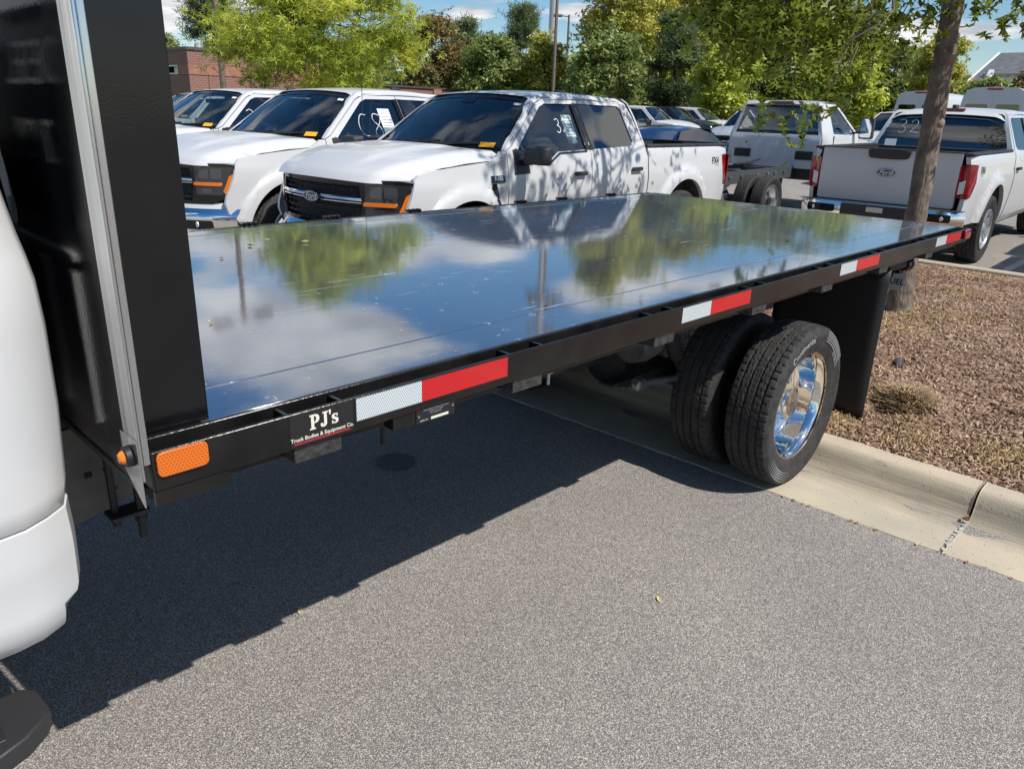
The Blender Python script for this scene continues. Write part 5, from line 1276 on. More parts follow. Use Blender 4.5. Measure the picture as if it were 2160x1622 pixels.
# more of the dealer's pickups, farther off
def far_pickup(label, loc, hd, group, paint=None):
    t = copy_tree(tc_proto); t.location = loc; t.rotation_euler = (0, 0, hd); t['label'] = label; t['group'] = group
    if paint:
        def rec(o):
            if o.type == 'MESH':
                for sl in o.material_slots:
                    if sl.material == M['white']: sl.link = 'OBJECT'; sl.material = M[paint]
            for c in o.children: rec(c)
        rec(t)
    return t
tc_proto = tb_
def strip_writing(t):
    for d in [c for c in t.children if c.name.split('.')[0] == 'front_door']:
        for c in [c for c in d.children if c.name.split('.')[0] in ('window_writing', 'price_sheet')]:
            for g in list(c.children): bpy.data.objects.remove(g)
            bpy.data.objects.remove(c)
FAR = 'pickups parked at the far side of the lot'
for lab, loc, hd, pt in (
    ('white pickup cab just visible at the left behind the third pickup', (5.9, 16.6, -.033), R(186), None),
    ('white pickup at the far side, headlights facing right, nearest of three', (27.2, 17.0, .20), R(-82), None),
    ('black pickup parked between two white ones at the far side', (29.6, 17.3, .23), R(-82), 'blackpaint'),
    ('white pickup beyond the black one at the far side', (32.1, 17.6, .26), R(-82), None),
    ('silver pickup facing the camera to the left of the bare chassis cab', (20.6, 10.3, .12), R(187), 'silver'),
    ('white pickup facing the camera between chassis cab and rear facing pickup', (20.4, 6.1, .12), R(184), None)):
    strip_writing(far_pickup(lab, loc, hd, FAR, pt))

# ------------------------------------------------------------------ bare chassis cab truck
ce = thing('chassis_cab_truck', 'white chassis cab truck without a body, bare black frame and dual rear tyres', 'truck', (13.063, 5.587, .075), rot=(0, -.0125, R(2.6)), group=REAR)
def EB(mb, name, m, parent=None, **k): return mb.build(name, m, parent or ce, **k)
ep = [(-.83, .88), (-.80, .82), (.80, .82), (.83, .88), (.86, 1.35), (.855, 1.42), (.735, 1.90), (.70, 1.96), (.62, 1.985), (-.62, 1.985), (-.70, 1.96), (-.735, 1.90), (-.855, 1.42), (-.86, 1.35)]
ew = [(-.80, 1.41), (.80, 1.41), (.69, 1.87), (.66, 1.905), (-.66, 1.905), (-.69, 1.87)]
def ebx(y, z):
    base = interp(z, [.8, 1.36, 1.42, 1.9, 1.99], [0, 0, .02, .10, .16])
    rib = 0
    if .92 < z < 1.34:
        for c in (-.55, -.28, -.05, .05, .28, .55): rib = max(rib, .014 * (1 - sstep(.02, .045, abs(y - c))) * sstep(.92, .97, z) * (1 - sstep(1.22, 1.3, z)))
        rib += .010 * sstep(.60, .64, abs(y)) 
    return (base - rib, y, z)
bk = EB(MB().panel(ep, ebx, (-1, 0, 0), holes=[ew], res=.045, thick=.04), 'cab_back', 'white', smooth=40)
EB(MB().panel(ew, lambda y, z: (ebx(y, z)[0] + .01, y, z), (-1, 0, 0), res=.15, thick=.002), 'rear_window', 'glass', bk)
mb = MB(); mb.panel([(-.80, 1.405), (.80, 1.405), (.785, 1.47), (-.785, 1.47)], lambda y, z: (ebx(y, z)[0] + .004, y, z), (-1, 0, 0), res=.2, thick=.001)
mb.panel([(-.69, 1.868), (.69, 1.868), (.66, 1.907), (-.66, 1.907)], lambda y, z: (ebx(y, z)[0] + .004, y, z), (-1, 0, 0), res=.2, thick=.001); EB(mb, 'window_border', 'gloss_trim', bk)
mb = MB(); mb.prism([(-.26, 1.925), (.26, 1.925), (.20, 1.975), (-.20, 1.975)], lambda y, z: (.07, y, z), lambda y, z: (.14, y, z)); EB(mb, 'high_brake_light', 'darklens', bk)
for y in (-.60, .60):
    mb = MB(); mb.box(-.024, -.010, y - .16, y + .16, .975, 1.125); v_ = EB(mb, 'cab_vent', 'plastic', bk)
    for k in range(5):
        mb = MB(); mb.box(-.034, -.0245, y - .15, y + .15, .985 + .028 * k, .993 + .028 * k); EB(mb, 'vent_slat', 'gloss_trim', v_)
    mb = MB(); mb.lathe([(0, -.016), (.018, -.016), (.018, -.004)], 10, 'x', (0, y * .9, 1.24)); EB(mb, 'grommet', 'flap', bk)
def ey(x, z): return interp(z, [.8, .95, 1.36, 1.42, 1.90, 1.96], [.965, .985, .975, .95, .745, .70]) - .10 * max(0, .12 - x) / .12 * 1.0
for s in (1, -1):
    o = (0, s, 0)
    side = [(.0, .85), (1.62, .72), (1.62, 1.40), (1.52, 1.46), (.98, 1.86), (.85, 1.93), (.10, 1.95), (.02, 1.42)]
    win = [(.35, 1.43), (1.42, 1.40), (1.36, 1.50), (.93, 1.82), (.84, 1.87), (.42, 1.88)]
    d = EB(MB().panel(side, lambda x, z: (x, s * ey(x, z), z), o, holes=[win], res=.1, thick=.03), 'cab_side', 'white')
    EB(MB().panel(win, lambda x, z: (x, s * (ey(x, z) - .012), z), o, res=.2, thick=.002), 'door_window', 'glass', d)
    mb = MB(); mb.box(.30, .305, min(s * .97, s * .988), max(s * .97, s * .988), .86, 1.40); EB(mb, 'door_gap', 'matteblack', d)
    mb = MB(); mb.box(.38, .58, min(s * .985, s * 1.02), max(s * .985, s * 1.02), 1.20, 1.235); EB(mb, 'door_handle', 'plastic', d, bevel=.008)
    mb = MB(); mb.prism(rrect(1.06, 1.30, 1.34, 1.72, .04), lambda y, z: (1.30, s * y, z), lambda y, z: (1.42, s * y, z)); mb.tube([(1.34, s * .92, 1.44), (1.34, s * 1.10, 1.46)], .02, 8); mr_ = EB(mb, 'tow_mirror', 'plastic', bevel=.02)
    mb = MB(); mb.panel(rrect(min(s * 1.08, s * 1.28), max(s * 1.08, s * 1.28), 1.37, 1.70, .03), lambda y, z: (1.296, y, z), (-1, 0, 0), res=.3, thick=.001); EB(mb, 'mirror_glass', 'chrome', mr_)
EB(MB().grid(lambda u, v: (.10 + .92 * u, .72 * (2 * v - 1), 1.955 + .04 * math.sin(math.pi * (.1 + .8 * u)) - .025 * (2 * v - 1) ** 2 - (.03 if u < .02 else 0)), 10, 14), 'roof', 'white', smooth=60)
EB(MB().grid(lambda u, v: (1.55 - .55 * u, (.86 - .14 * u) * (2 * v - 1), 1.43 + .50 * u), 4, 8, True), 'windshield', 'glass')
mb = MB(); mb.grid(lambda u, v: (1.5 + 1.25 * u - .25 * abs(2 * v - 1) ** 2 * u, .96 * (2 * v - 1), 1.42 - .12 * u * u - .10 * sstep(.8, 1, abs(2 * v - 1))), 8, 14); EB(mb, 'hood', 'white', smooth=60)
for s in (1, -1):
    mb = MB(); mb.panel([(1.63, .75), (1.63, 1.33), (2.5, 1.24), (2.62, 1.1), (2.62, .8), (2.45, .8)] + arc_pts((2.05, .46), .46, 30, 150, 10), lambda x, z: (x, s * .975, z), (0, s, 0), res=.15); EB(mb, 'front_fender', 'white')
mb = MB(); mb.box(2.55, 2.72, -.92, .92, .72, 1.28); EB(mb, 'grille', 'chrome', bevel=.03)
mb = MB(); mb.box(.05, 1.55, -.9, .9, .62, .82); EB(mb, 'cab_floor', 'matteblack')
for y in (.40, -.40):
    mb = MB(); mb.prism(smooth_poly([(.18, .9), (.38, .9), (.32, 1.52), (.18, 1.52)]), lambda x, z: (x, y - .25, z), lambda x, z: (x, y + .25, z)); mb.prism(smooth_poly([(.18, 1.55), (.28, 1.55), (.27, 1.76), (.19, 1.76)]), lambda x, z: (x, y - .14, z), lambda x, z: (x, y + .14, z)); EB(mb, 'seat', 'seat', bevel=.03)
mb = MB(); mb.lathe([(.19, 0), (.18, .014), (.17, 0), (.18, -.014), (.19, 0)], 20, 'x'); sw = EB(mb, 'steering_wheel', 'headliner'); sw.location = (1.0, .40, 1.38); sw.rotation_euler = (0, R(25), 0)
for s in (1, -1):
    mb = MB(); mb.panel([(-2.9, .66), (-.1, .66), (1.5, .6), (1.5, .8), (-.1, .86), (-2.75, .86), (-2.9, .80)], lambda x, z: (x, s * .43, z), (0, s, 0), res=.2, thick=.008); mb.box(-2.8, 1.4, min(s * .37, s * .425), max(s * .37, s * .425), .852, .858); fr_ = EB(mb, 'frame_rail', mat('grey_frame', (.06, .065, .07), .45))
    mb = MB()
    for x in (-.4, -.8, -1.1, -1.5, -2.1, -2.5):
        mb.lathe([(0, .0), (.022, .0), (.022, .02)], 8, 'y', (x, s * .455 - .01, .78))
    EB(mb, 'frame_bolt', 'zinc', fr_)
    mb = MB(); mb.box(-2.3, -1.45, min(s * .50, s * .57), max(s * .50, s * .57), .40, .47); EB(mb, 'leaf_spring', 'matteblack')
for x in (-.3, -1.4, -2.8):
    mb = MB(); mb.box(x - .05, x + .05, -.42, .42, .68, .82); EB(mb, 'frame_crossmember', 'chassis')
mb = MB(); mb.tube([(-1.9, -.9, .40), (-1.9, .9, .40)], .06, 12); mb.lathe([(0, -.2), (.17, -.06), (.185, 0), (.17, .06), (0, .2)], 16, 'y', (-1.9, 0, .40)); EB(mb, 'rear_axle', 'matteblack')
mb = MB(); mb.tube([(-.15, .70, .74), (-.75, .70, .74)], .11, 14); EB(mb, 'exhaust_box', 'chassis')
mb = MB(); mb.tube([(-.05, .2, .95), (-.4, .25, .90), (-.9, .3, .88)], .02, 6); EB(mb, 'brake_hose', 'matteblack')
mb = MB(); mb.lathe([(0, -.06), (.05, -.05), (.05, .05), (0, .06)], 12, 'x', (-2.78, .60, .62)); EB(mb, 'amber_marker', 'amber')
rim2_me = rim_me.copy(); rim2_me.materials[0] = M['alloy']; hub2_me = hub_me.copy(); hub2_me.materials[0] = M['chassis']
for y, s, ou in ((-.83, 1, True), (-.53, 1, False), (.83, -1, True), (.53, -1, False)):
    w = link('wheel', None, ce, (-1.9, y, .40)); w.rotation_euler = (0, .2, 0 if s > 0 else math.pi)
    link('tyre', ty, w); link('rim', rim2_me if ou else disc_me, w)
    if ou: link('hub', hub2_me, w)
for y, s in ((-.86, 1), (.86, -1)):
    w = link('wheel', None, ce, (2.05, y, .40)); w.rotation_euler = (0, 0, 0 if s > 0 else math.pi); link('tyre', ty, w); link('rim', rim_me, w); link('hub', hub_me, w)

# ------------------------------------------------------------------ vans and the blue car
def van(label, loc, rz):
    t = thing('cargo_van', label, 'van', loc, rz, 'white cargo vans behind the trucks')
    def section(x):
        k = sstep(3.6, 5.4, x); top = 2.72 - 1.55 * k; e = min(1, x / .12)
        P = [(-1.0, .35), (-1.02, .8), (-1.0, 1.3), (-.93, 1.9), (-.86, 2.45), (-.78, 2.62), (-.62, 2.70), (0, 2.74)]
        P = P + [(-y, z) for y, z in reversed(P[:-1])]
        return [(x, y * (1 - .12 * k), .35 + (z - .35) * (top - .35) / (2.74 - .35)) for y, z in P]
    mb = MB(); xs = [0, .06, .2, 1, 2, 3, 3.6, 4.0, 4.4, 4.8, 5.2, 5.5]; loft(mb, [section(x) for x in xs])
    mb.add([(0.0, p[1], p[2]) for p in section(0)], [tuple(range(15))]); mb.add(section(5.5), [tuple(range(14, -1, -1))])
    body = mb.build('body', 'white', t, smooth=45)
    for s in (1, -1):
        mb = MB(); mb.panel(rrect(min(s * .02, s * .90), max(s * .02, s * .90), .62, 2.48, .08), lambda y, z: (-.012, y * (1 - .06 * max(0, z - 1.2)), z), (-1, 0, 0), res=.25, thick=.012); d = mb.build('rear_door', 'white', t)
        mb = MB(); mb.panel(rrect(min(s * .12, s * .80), max(s * .12, s * .80), 1.45, 2.2, .06), lambda y, z: (-.016, y * (1 - .06 * max(0, z - 1.2)), z), (-1, 0, 0), res=.4, thick=.002); mb.build('door_window', 'privacy', d)
        mb = MB(); mb.box(-.02, .10, min(s * .93, s * 1.0), max(s * .93, s * 1.0), .8, 1.35); mb.build('tail_light', 'redlens', t, bevel=.01)
        for x in (.85, 4.6):
            w = link('wheel', None, t, (x, s * .86, .405)); w.rotation_euler = (0, 0, math.pi if s > 0 else 0); link('tyre', AT, w); link('rim', ALLOY, w)
        mb = MB(); mb.panel([(3.55, 1.45), (4.55, 1.40), (4.35, 1.85), (3.6, 1.95)], lambda x, z: (x, s * (1.006 - .08 * max(0, x - 3.6) - .1 * max(0, z - 1.3)), z), (0, s, 0), res=.2, thick=.004); mb.build('side_window', 'privacy', t)
    mb = MB(); mb.panel([(-.5, 1.40), (.5, 1.40), (.45, 1.95), (-.45, 1.95)], lambda y, z: (5.25 - (z - 1.4) * 1.2, y * 1.7, z), (1, 0, .6), res=.3, thick=.01); mb.build('windshield', 'privacy', t)
    mb = MB(); mb.box(-.035, .08, -.22, .22, 2.615, 2.68); mb.build('high_brake_light', 'redlens', t, bevel=.02)
    mb = MB(); mb.box(-.12, .02, -.95, .95, .42, .60); mb.build('rear_bumper', 'plastic', t, bevel=.03)
    return t
van('white cargo van whose roof rises behind the tree trunk, red brake light on top', (27.7, 5.75, .22), R(1))
van('white cargo van at the right edge, roof above the rear facing pickup', (26.9, 3.1, .22), R(1))
van('white cargo van behind the chassis cab, only its roof showing', (33.0, 9.6, .3), R(1))

t = thing('parked_car', 'dark blue car whose roof shows beyond the pickup bed', 'car', (15.4, 9.35, .085), R(3))
def car_sec(x):
    zt = interp(x, [-2.25, -2.1, -1.5, -.9, -.2, .5, 1.2, 2.0, 2.25], [.85, 1.0, 1.10, 1.38, 1.45, 1.38, 1.02, .92, .75])
    hw = interp(x, [-2.25, -1.9, 0, 1.8, 2.25], [.75, .86, .91, .86, .70]); gw = hw if zt < 1.12 else hw - (zt - 1.0) * .55
    P = [(-hw * .95, .25), (-hw, .55), (-hw * .98, .85), (-gw - .02, min(zt, .98)), (-gw + .02, zt - .05), (-gw * .8, zt - .005), (0, zt + .01)]
    return [(x, y, z) for y, z in P] + [(x, -y, z) for y, z in reversed(P[:-1])]
mb = MB(); loft(mb, [car_sec(-2.25 + .15 * k) for k in range(31)]); mb.add(car_sec(-2.25), [tuple(range(13))]); mb.add(car_sec(2.25), [tuple(range(12, -1, -1))]); mb.build('body', 'bluepaint', t, smooth=50)
for s in (1, -1):
    mb = MB(); mb.panel([(-1.35, 1.02), (1.0, 1.02), (.55, 1.30), (-.3, 1.40), (-.9, 1.33)], lambda x, z: (x, s * (.90 - (z - 1.0) * .55 + .012), z), (0, s, 0), res=.2, thick=.004); mb.build('side_window', 'privacy', t)
    for x in (-1.4, 1.4):
        w = link('wheel', None, t, (x, s * .78, .33)); w.rotation_euler = (0, 0, math.pi if s > 0 else 0); w.scale = (.8, .75, .8); link('tyre', AT, w); link('rim', ALLOY, w)
    mb = MB(); mb.box(2.12, 2.24, min(s * .45, s * .72), max(s * .45, s * .72), .66, .78); mb.build('headlight', 'clearlamp', t, bevel=.02)
mb = MB(); mb.grid(lambda u, v: (1.22 - .72 * u, (.74 - .06 * u) * (2 * v - 1), 1.05 + .33 * u + .015), 4, 6); mb.build('windshield', 'privacy', t)
# ------------------------------------------------------------------ trees
OAK_LEAF = [(0, 0), (.16, .03), (.17, .20), (.26, .30), (.27, .06), (.43, .055), (.50, .22), (.62, .37), (.58, .07), (.73, .055), (.80, .13), (.90, .21), (.85, .05), (1.0, 0)]
OAK2 = OAK_LEAF + [(x, -y) for x, y in OAK_LEAF[-2:0:-1]]
def leaf_template(kind):
    """verts (k,3), faces (m,3 or 4) of one leaf or spray, unit length along x"""
    if kind == 'oak':
        P = [(.5, 0, 0)] + [(x, y, .10 * abs(y) - .10 * (x - .5) ** 2) for x, y in OAK2]; n_ = len(OAK2)
        return np.array(P, np.float32), np.array([(0, i + 1, (i + 1) % n_ + 1) for i in range(n_)], np.int32)
    if kind == 'spray':
        V = []; F = []
        for k, (a, tz, ln) in enumerate(((0, -.25, 1), (.85, -.1, .85), (-.85, -.15, .9), (.35, .35, .7), (-2.2, -.1, .7), (2.3, -.2, .75))):
            c, s_ = math.cos(a), math.sin(a); o = len(V)
            for p, q in ((0, 0), (.45, .11), (1, 0), (.45, -.11)): V.append((ln * (p * c - q * s_), ln * (p * s_ + q * c), tz * p * p * ln))
            F.append((o, o + 1, o + 2, o + 3))
        return np.array(V, np.float32), np.array(F, np.int32)
    if kind == 'tuft':
        V = []; F = []
        for k in range(7):
            a = 6.283 * k / 7; t = .35 + .5 * (k % 2); o = len(V); c, s_ = math.cos(a), math.sin(a)
            for p, q in ((0, -.04), (1, -.05), (1, .05), (0, .04)): V.append((p * c * (1 - t * .4) - q * s_, p * s_ * (1 - t * .4) + q * c, t * p))
            F.append((o, o + 1, o + 2, o + 3))
        return np.array(V, np.float32), np.array(F, np.int32)
    # clump: a few loose leaves
    V = []; F = []
    for a, x, y, z, tl in ((.3, 0, 0, 0, .4), (2.2, .5, .3, .2, -.5), (4.0, -.3, .45, -.15, .7), (5.3, .2, -.5, .25, -.3)):
        o = len(V); c, s_ = math.cos(a), math.sin(a)
        for p, q in ((-.42, 0), (0, .22), (.42, 0), (0, -.22)): V.append((x + p * c - q * s_, y + p * s_ + q * c, z + tl * p + .3 * q))
        F.append((o, o + 1, o + 2, o + 3))
    return np.array(V, np.float32), np.array(F, np.int32)

def scatter(name, kind, pos, size, droop, tint, m, rng, parent=None):
    tv, tf = leaf_template(kind); N = len(pos); k = len(tv)
    a = rng.uniform(0, 2 * np.pi, N); b_ = rng.normal(droop, .5, N); g = rng.normal(0, .7, N); sz = size * rng.uniform(.65, 1.3, N)
    ca, sa, cb, sb, cg, sg_ = np.cos(a), np.sin(a), np.cos(b_), np.sin(b_), np.cos(g), np.sin(g)
    Z = np.zeros(N); O = np.ones(N)
    Rx = np.stack([O, Z, Z, Z, cg, -sg_, Z, sg_, cg], 1).reshape(N, 3, 3)
    Ry = np.stack([cb, Z, sb, Z, O, Z, -sb, Z, cb], 1).reshape(N, 3, 3)
    Rz = np.stack([ca, -sa, Z, sa, ca, Z, Z, Z, O], 1).reshape(N, 3, 3)
    Rm = Rz @ Ry @ Rx
    V = np.einsum('nij,kj->nki', Rm, tv) * sz[:, None, None] + pos[:, None, :]
    F = tf[None] + (np.arange(N) * k)[:, None, None]
    me = fast_mesh(name, V.reshape(-1, 3), F.reshape(-1, tf.shape[1]), np.repeat(tint, len(tf)))
    me.materials.append(M[m])
    return link(name, me, parent)

def crown_points(n, nc, c, r, h, rng, pine=False, base=.25, spread=.24, taper=.25):
    """leaf positions gathered in clumps inside a crown of radius r and height h whose underside is at c"""
    C_ = []
    while len(C_) < nc:
        d = rng.normal(size=3); d /= np.linalg.norm(d); q = d * rng.uniform(.45, 1.0) ** .6
        if pine:
            t = rng.uniform(0, 1) ** .9; rr = r * (1 - t * .75) * rng.uniform(.35, 1); an = rng.uniform(0, 6.28)
            C_.append((rr * math.cos(an), rr * math.sin(an), h * t - .1 * rr)); continue
        if q[2] < -.92: continue
        k = 1 - taper * max(0, q[2])
        C_.append((q[0] * r * k * rng.uniform(.85, 1.1), q[1] * r * k * rng.uniform(.85, 1.1), h * (.5 + .5 * q[2])))
    C_ = np.array(C_); idx = rng.integers(0, nc, n)
    sig = np.array([r * spread, r * spread, r * spread * .62]) * (.8 if pine else 1)
    pos = C_[idx] + rng.normal(size=(n, 3)) * sig * rng.uniform(.5, 1.1, (n, 1)) + np.array(c)
    ct = rng.uniform(0, 1, nc)
    tint = np.clip(.55 * ct[idx] + .45 * rng.uniform(0, 1, n), 0, 1)
    return pos, tint, C_ + np.array(c)

def trunk_mesh(p0, h, r0, limbs, rng, bend=.06):
    mb = MB(); P = []; Rr = []
    for k in range(9):
        t = k / 8; P.append((p0[0] + bend * h * .15 * math.sin(t * 3 + p0[0]), p0[1] + bend * h * .15 * math.cos(t * 2.3 + p0[1]), p0[2] + h * t)); Rr.append(r0 * (1.25 if k == 0 else 1) * (1 - .75 * t))
    mb.tube(P, Rr, 10)
    for e in limbs:
        t = rng.uniform(.35, .85); b_ = Vector(P[int(t * 8)]); e = Vector(e); mid = b_.lerp(e, .5) + Vector((0, 0, .08 * (e - b_).length))
        rr = r0 * (1 - .75 * t) * .5; mb.tube([b_, b_.lerp(mid, .6), mid.lerp(e, .4), e], [rr, rr * .7, rr * .45, rr * .12], 6)
    return mb

def tree(name, label, x, y, h, r, base, kind, n, seed, group=None, size=.34, tsize=.16, nc=42, taper=.25, spread=.24):
    rng = np.random.default_rng(seed); z = G(x)
    t = thing(name, label, 'tree', (x, y, z), 0, group)
    pine = kind == 'pine'
    pos, tint, cc = crown_points(n, nc, (0, 0, base), r, h - base, rng, pine, taper=taper, spread=spread)
    scatter('crown', {'pine': 'tuft', 'yellow_near': 'spray'}.get(kind, 'clump'), pos, size, .3 if not pine else 0, tint, {'pine': 'leaf_pine', 'green': 'leaf_green', 'gold': 'leaf_gold', 'rust': 'leaf_rust', 'yellow': 'leaf_yellow', 'yellow_near': 'leaf_yellow'}[kind], rng, t)
    trunk_mesh((0, 0, -.05), h * .88, tsize, cc[::5], rng).build('trunk', 'barkfar', t)
    return t

BG = 'trees along the edge of the lot'
TREES = [
    ('green', 22.2, 54.1, 5.4, 1.6, 'small green tree at the far left beside the headboard post'),
    ('pine', 25.7, 54.8, 9.2, 2.8, 'tall grey-green pine rising behind the brick building'),
    ('pine', 30.4, 56.8, 7.2, 2.2, 'shorter pine just right of the tall pine at the left'),
    ('rust', 36.1, 43.4, 7.7, 2.2, 'rust brown leaved tree right of the yellow-green oak'),
    ('pine', 40.5, 44.9, 7.5, 2.4, 'dense dark pine right of the rust brown tree'),
    ('green', 37.9, 39.1, 6.5, 2.0, 'olive green tree left of the lamp posts, lower than its neighbours'),
    ('pine', 50.7, 49.0, 9.6, 2.6, 'tall round topped pine left of the lamp posts against the sky'),
    ('gold', 39.7, 35.9, 6.8, 1.5, 'slim gold and green tree directly behind the lamp posts'),
    ('gold', 39.6, 29.7, 12.2, 2.6, 'very tall gold and green tree just right of the lamp posts'),
    ('gold', 43.4, 31.4, 12.8, 3.3, 'very tall spreading gold leaved tree in the middle of the tree line'),
    ('pine', 37.5, 24.1, 6.4, 1.9, 'dark young pine standing before the tall gold trees'),
    ('green', 34.4, 26.0, 5.8, 2.0, 'bushy green tree behind the black and white far pickups'),
    ('gold', 46.5, 28.7, 9.6, 3.1, 'tall gold tinged tree above the chassis cab'),
    ('green', 50.0, 26.7, 9.4, 3.0, 'tall green tree above the right part of the chassis cab'),
    ('yellow', 36.4, 20.0, 5.1, 1.7, 'bright yellow-green young tree left of the chassis cab roof'),
    ('green', 53.3, 24.6, 9.2, 2.8, 'tall green tree showing through the hanging oak leaves'),
    ('green', 54.5, 21.9, 9.2, 2.6, 'dark broad tree left of the leaning oak trunk'),
    ('green', 53.8, 18.2, 5.9, 2.1, 'rounded green tree directly behind the oak trunk'),
    ('gold', 48.9, 13.9, 5.9, 1.5, 'orange topped tree right of the oak trunk'),
    ('green', 47.6, 11.1, 3.7, 1.3, 'low green tree before the grey roofed house'),
    ('rust', 45.0, 8.6, 3.7, 1.2, 'low rust leaved tree at the right edge'),
    ('yellow', 37.4, 14.6, 5.0, 1.5, 'yellow-green young tree above the far white van'),
    ('green', 33.6, 57.4, 6.6, 3.2, 'green tree behind the yellow-green oak crown'),
    ('pine', 39.1, 56.2, 7.2, 3.1, 'pine behind the right side of the yellow-green oak')]
for i, (k, x, y, h, r, lab) in enumerate(TREES):
    n_ = 5600 if h > 9 else 4200
    tree('pine_tree' if k == 'pine' else 'broadleaf_tree', lab, x, y, h, r, .9 if h < 6 else (1.0 if k != 'pine' else 1.4), k, n_, 100 + i, BG, size=.27 if k != 'pine' else .36, nc=46 if h > 9 else 34)
# the wood that closes the view behind them
rng = np.random.default_rng(3)
pos = []
for i in range(15000):
    a = R(rng.uniform(17, 84)); d = rng.uniform(62, 80); x, y = CAM.x + d * math.sin(a), CAM.y + d * math.cos(a)
    top = 4.0 + 1.6 * noise.noise(Vector((a * 9, 0, 2))) + 1.4 * noise.noise(Vector((a * 30, 1, 2)))
    if math.degrees(a) > 45: top += 2.5 * sstep(45, 52, math.degrees(a)) * (1 - sstep(66, 71, math.degrees(a)))
    if math.degrees(a) > 70: top = min(top, 4.2)
    if math.degrees(a) < 24: top = min(top, 4.4)
    pos.append((x, y, G(x) + max(.2, top * rng.uniform(0, 1) ** .75)))
o = scatter('woodland', 'clump', np.array(pos), .75, .3, rng.uniform(0, 1, len(pos)), 'leaf_green', rng)
tag(o, 'mass of mixed woodland closing the view behind the lot', kind='stuff')

# yellow-green young oak beyond the row of pickups
t = tree('young_oak_tree', 'bright yellow-green young oak behind the second and third pickups', 10.3, 16.55, 5.5, 2.8, 1.75, 'yellow_near', 13000, 42, size=.155, tsize=.12, nc=85, taper=.75, spread=.125)

# planted oak in the mulch bed: leaning-barked trunk and a crown that hangs over the trucks
OX, OY = 6.13, .84
t = thing('oak_tree', 'planted oak in the mulch bed with grey-brown trunk and leafy branches hanging overhead', 'tree', (OX, OY, mulch_z(OX, OY)))
zb = mulch_z(OX, OY)
TP = [(6.13, .80, zb - .12), (6.13, .80, zb + .01), (6.135, .812, .40), (6.135, .815, .8), (6.134, .818, 1.1), (6.13, .834, 1.75), (6.124, .854, 2.3), (6.12, .87, 2.8), (6.14, .92, 3.8), (6.10, .95, 4.8), (6.0, 1.0, 5.8), (5.95, 1.05, 6.8)]
TRr = [.15, .112, .090, .085, .084, .081, .079, .074, .060, .046, .03, .012]
mb = MB()
P2 = []; R2_ = []
for i in range(len(TP) - 1):
    for k in range(5):
        u = k / 5; P2.append(Vector(TP[i]).lerp(Vector(TP[i + 1]), u)); R2_.append((TRr[i] * (1 - u) + TRr[i + 1] * u) * (1 + .05 * math.sin(len(P2) * 1.7) * (1 if len(P2) > 5 else 0)))
mb.tube(P2, R2_, 18)
for i, v in enumerate(mb.v):
    q = Vector(v); mb.v[i] = tuple(q + Vector((noise.noise(q * 9), noise.noise(q * 9 + Vector((5, 0, 0))), 0)) * .012)
mb.build('trunk', 'bark', t, (OX, OY, zb), smooth=60)
for zk, an in ((1.72, -1.9), (2.2, -2.3), (1.35, -1.2)):
    mb = MB(); c = Vector((6.13, .83, zk)); d = Vector((math.cos(an), math.sin(an), 0)); mb.lathe([(.0, .012), (.018, .012), (.034, .002), (.04, -.01)], 12, 'z')
    mt_ = d.to_track_quat('Z', 'Y').to_matrix(); mb.v = [tuple(c + d * .077 + mt_ @ Vector(v)) for v in mb.v]; mb.build('branch_scar', mat('pale_scar', (.22, .17, .13), .9), t, (OX, OY, zb))
rng = np.random.default_rng(77)
HANG = [(4.61, 1.23, 1.94, 34), (4.61, 1.23, 1.74, 24), (4.62, 1.65, 2.30, 90), (4.71, 2.11, 2.50, 60), (5.43, 1.35, 2.34, 80), (5.71, 1.18, 2.26, 40), (4.95, 1.30, 2.14, 34), (4.84, 1.89, 2.34, 60), (4.80, 1.54, 2.30, 70), (5.95, .47, 2.58, 60), (5.3, 1.9, 2.75, 110), (5.0, 1.6, 2.7, 110), (5.5, 1.6, 2.8, 110), (4.7, 1.85, 2.65, 90), (5.9, 1.7, 2.75, 90), (4.55, 1.7, 2.6, 60), (4.49, 1.47, 2.42, 80), (5.06, 1.44, 2.36, 90), (5.62, 1.41, 2.48, 70), (5.95, 1.17, 2.56, 60), (6.2, 2.3, 2.55, 90), (5.8, .2, 2.6, 40), (5.2, 2.2, 2.6, 80)]
P_l = []; tl_ = []; limb_ends = []
for x, y, z, n_ in HANG:
    q = rng.normal(size=(int(n_ * 1.25), 3)) * np.array([.21, .21, .11]) + np.array([x, y, z]); P_l.append(q); tl_.append(np.clip(rng.uniform(0, 1, len(q)) * .7 + rng.uniform(0, .3), 0, 1)); pass
pos, tint, cc = crown_points(4600, 80, (5.95, 1.1, 2.7), 2.35, 4.3, rng, spread=.16)
keep = (pos[:, 2] > 2.55) & (pos[:, 0] > 4.55 + .25 * rng.normal(size=len(pos))) & (pos[:, 1] < 2.9) & ~((pos[:, 0] > 6.75) & (np.abs(pos[:, 1] - (3.75 - .77 * (pos[:, 2] - 1.1))) < 1.25) & (rng.uniform(0, 1, len(pos)) < .93))
P_l.append(pos[keep]); tl_.append(tint[keep]); limb_ends += [tuple(c) for c in cc[::3]]
pos = np.concatenate(P_l); tint = np.concatenate(tl_)
o = scatter('crown', 'oak', pos - np.array([OX, OY, zb]), .125, .55, tint, 'leaf_oak', rng, t)
mb = MB(); rr_ = random.Random(4)
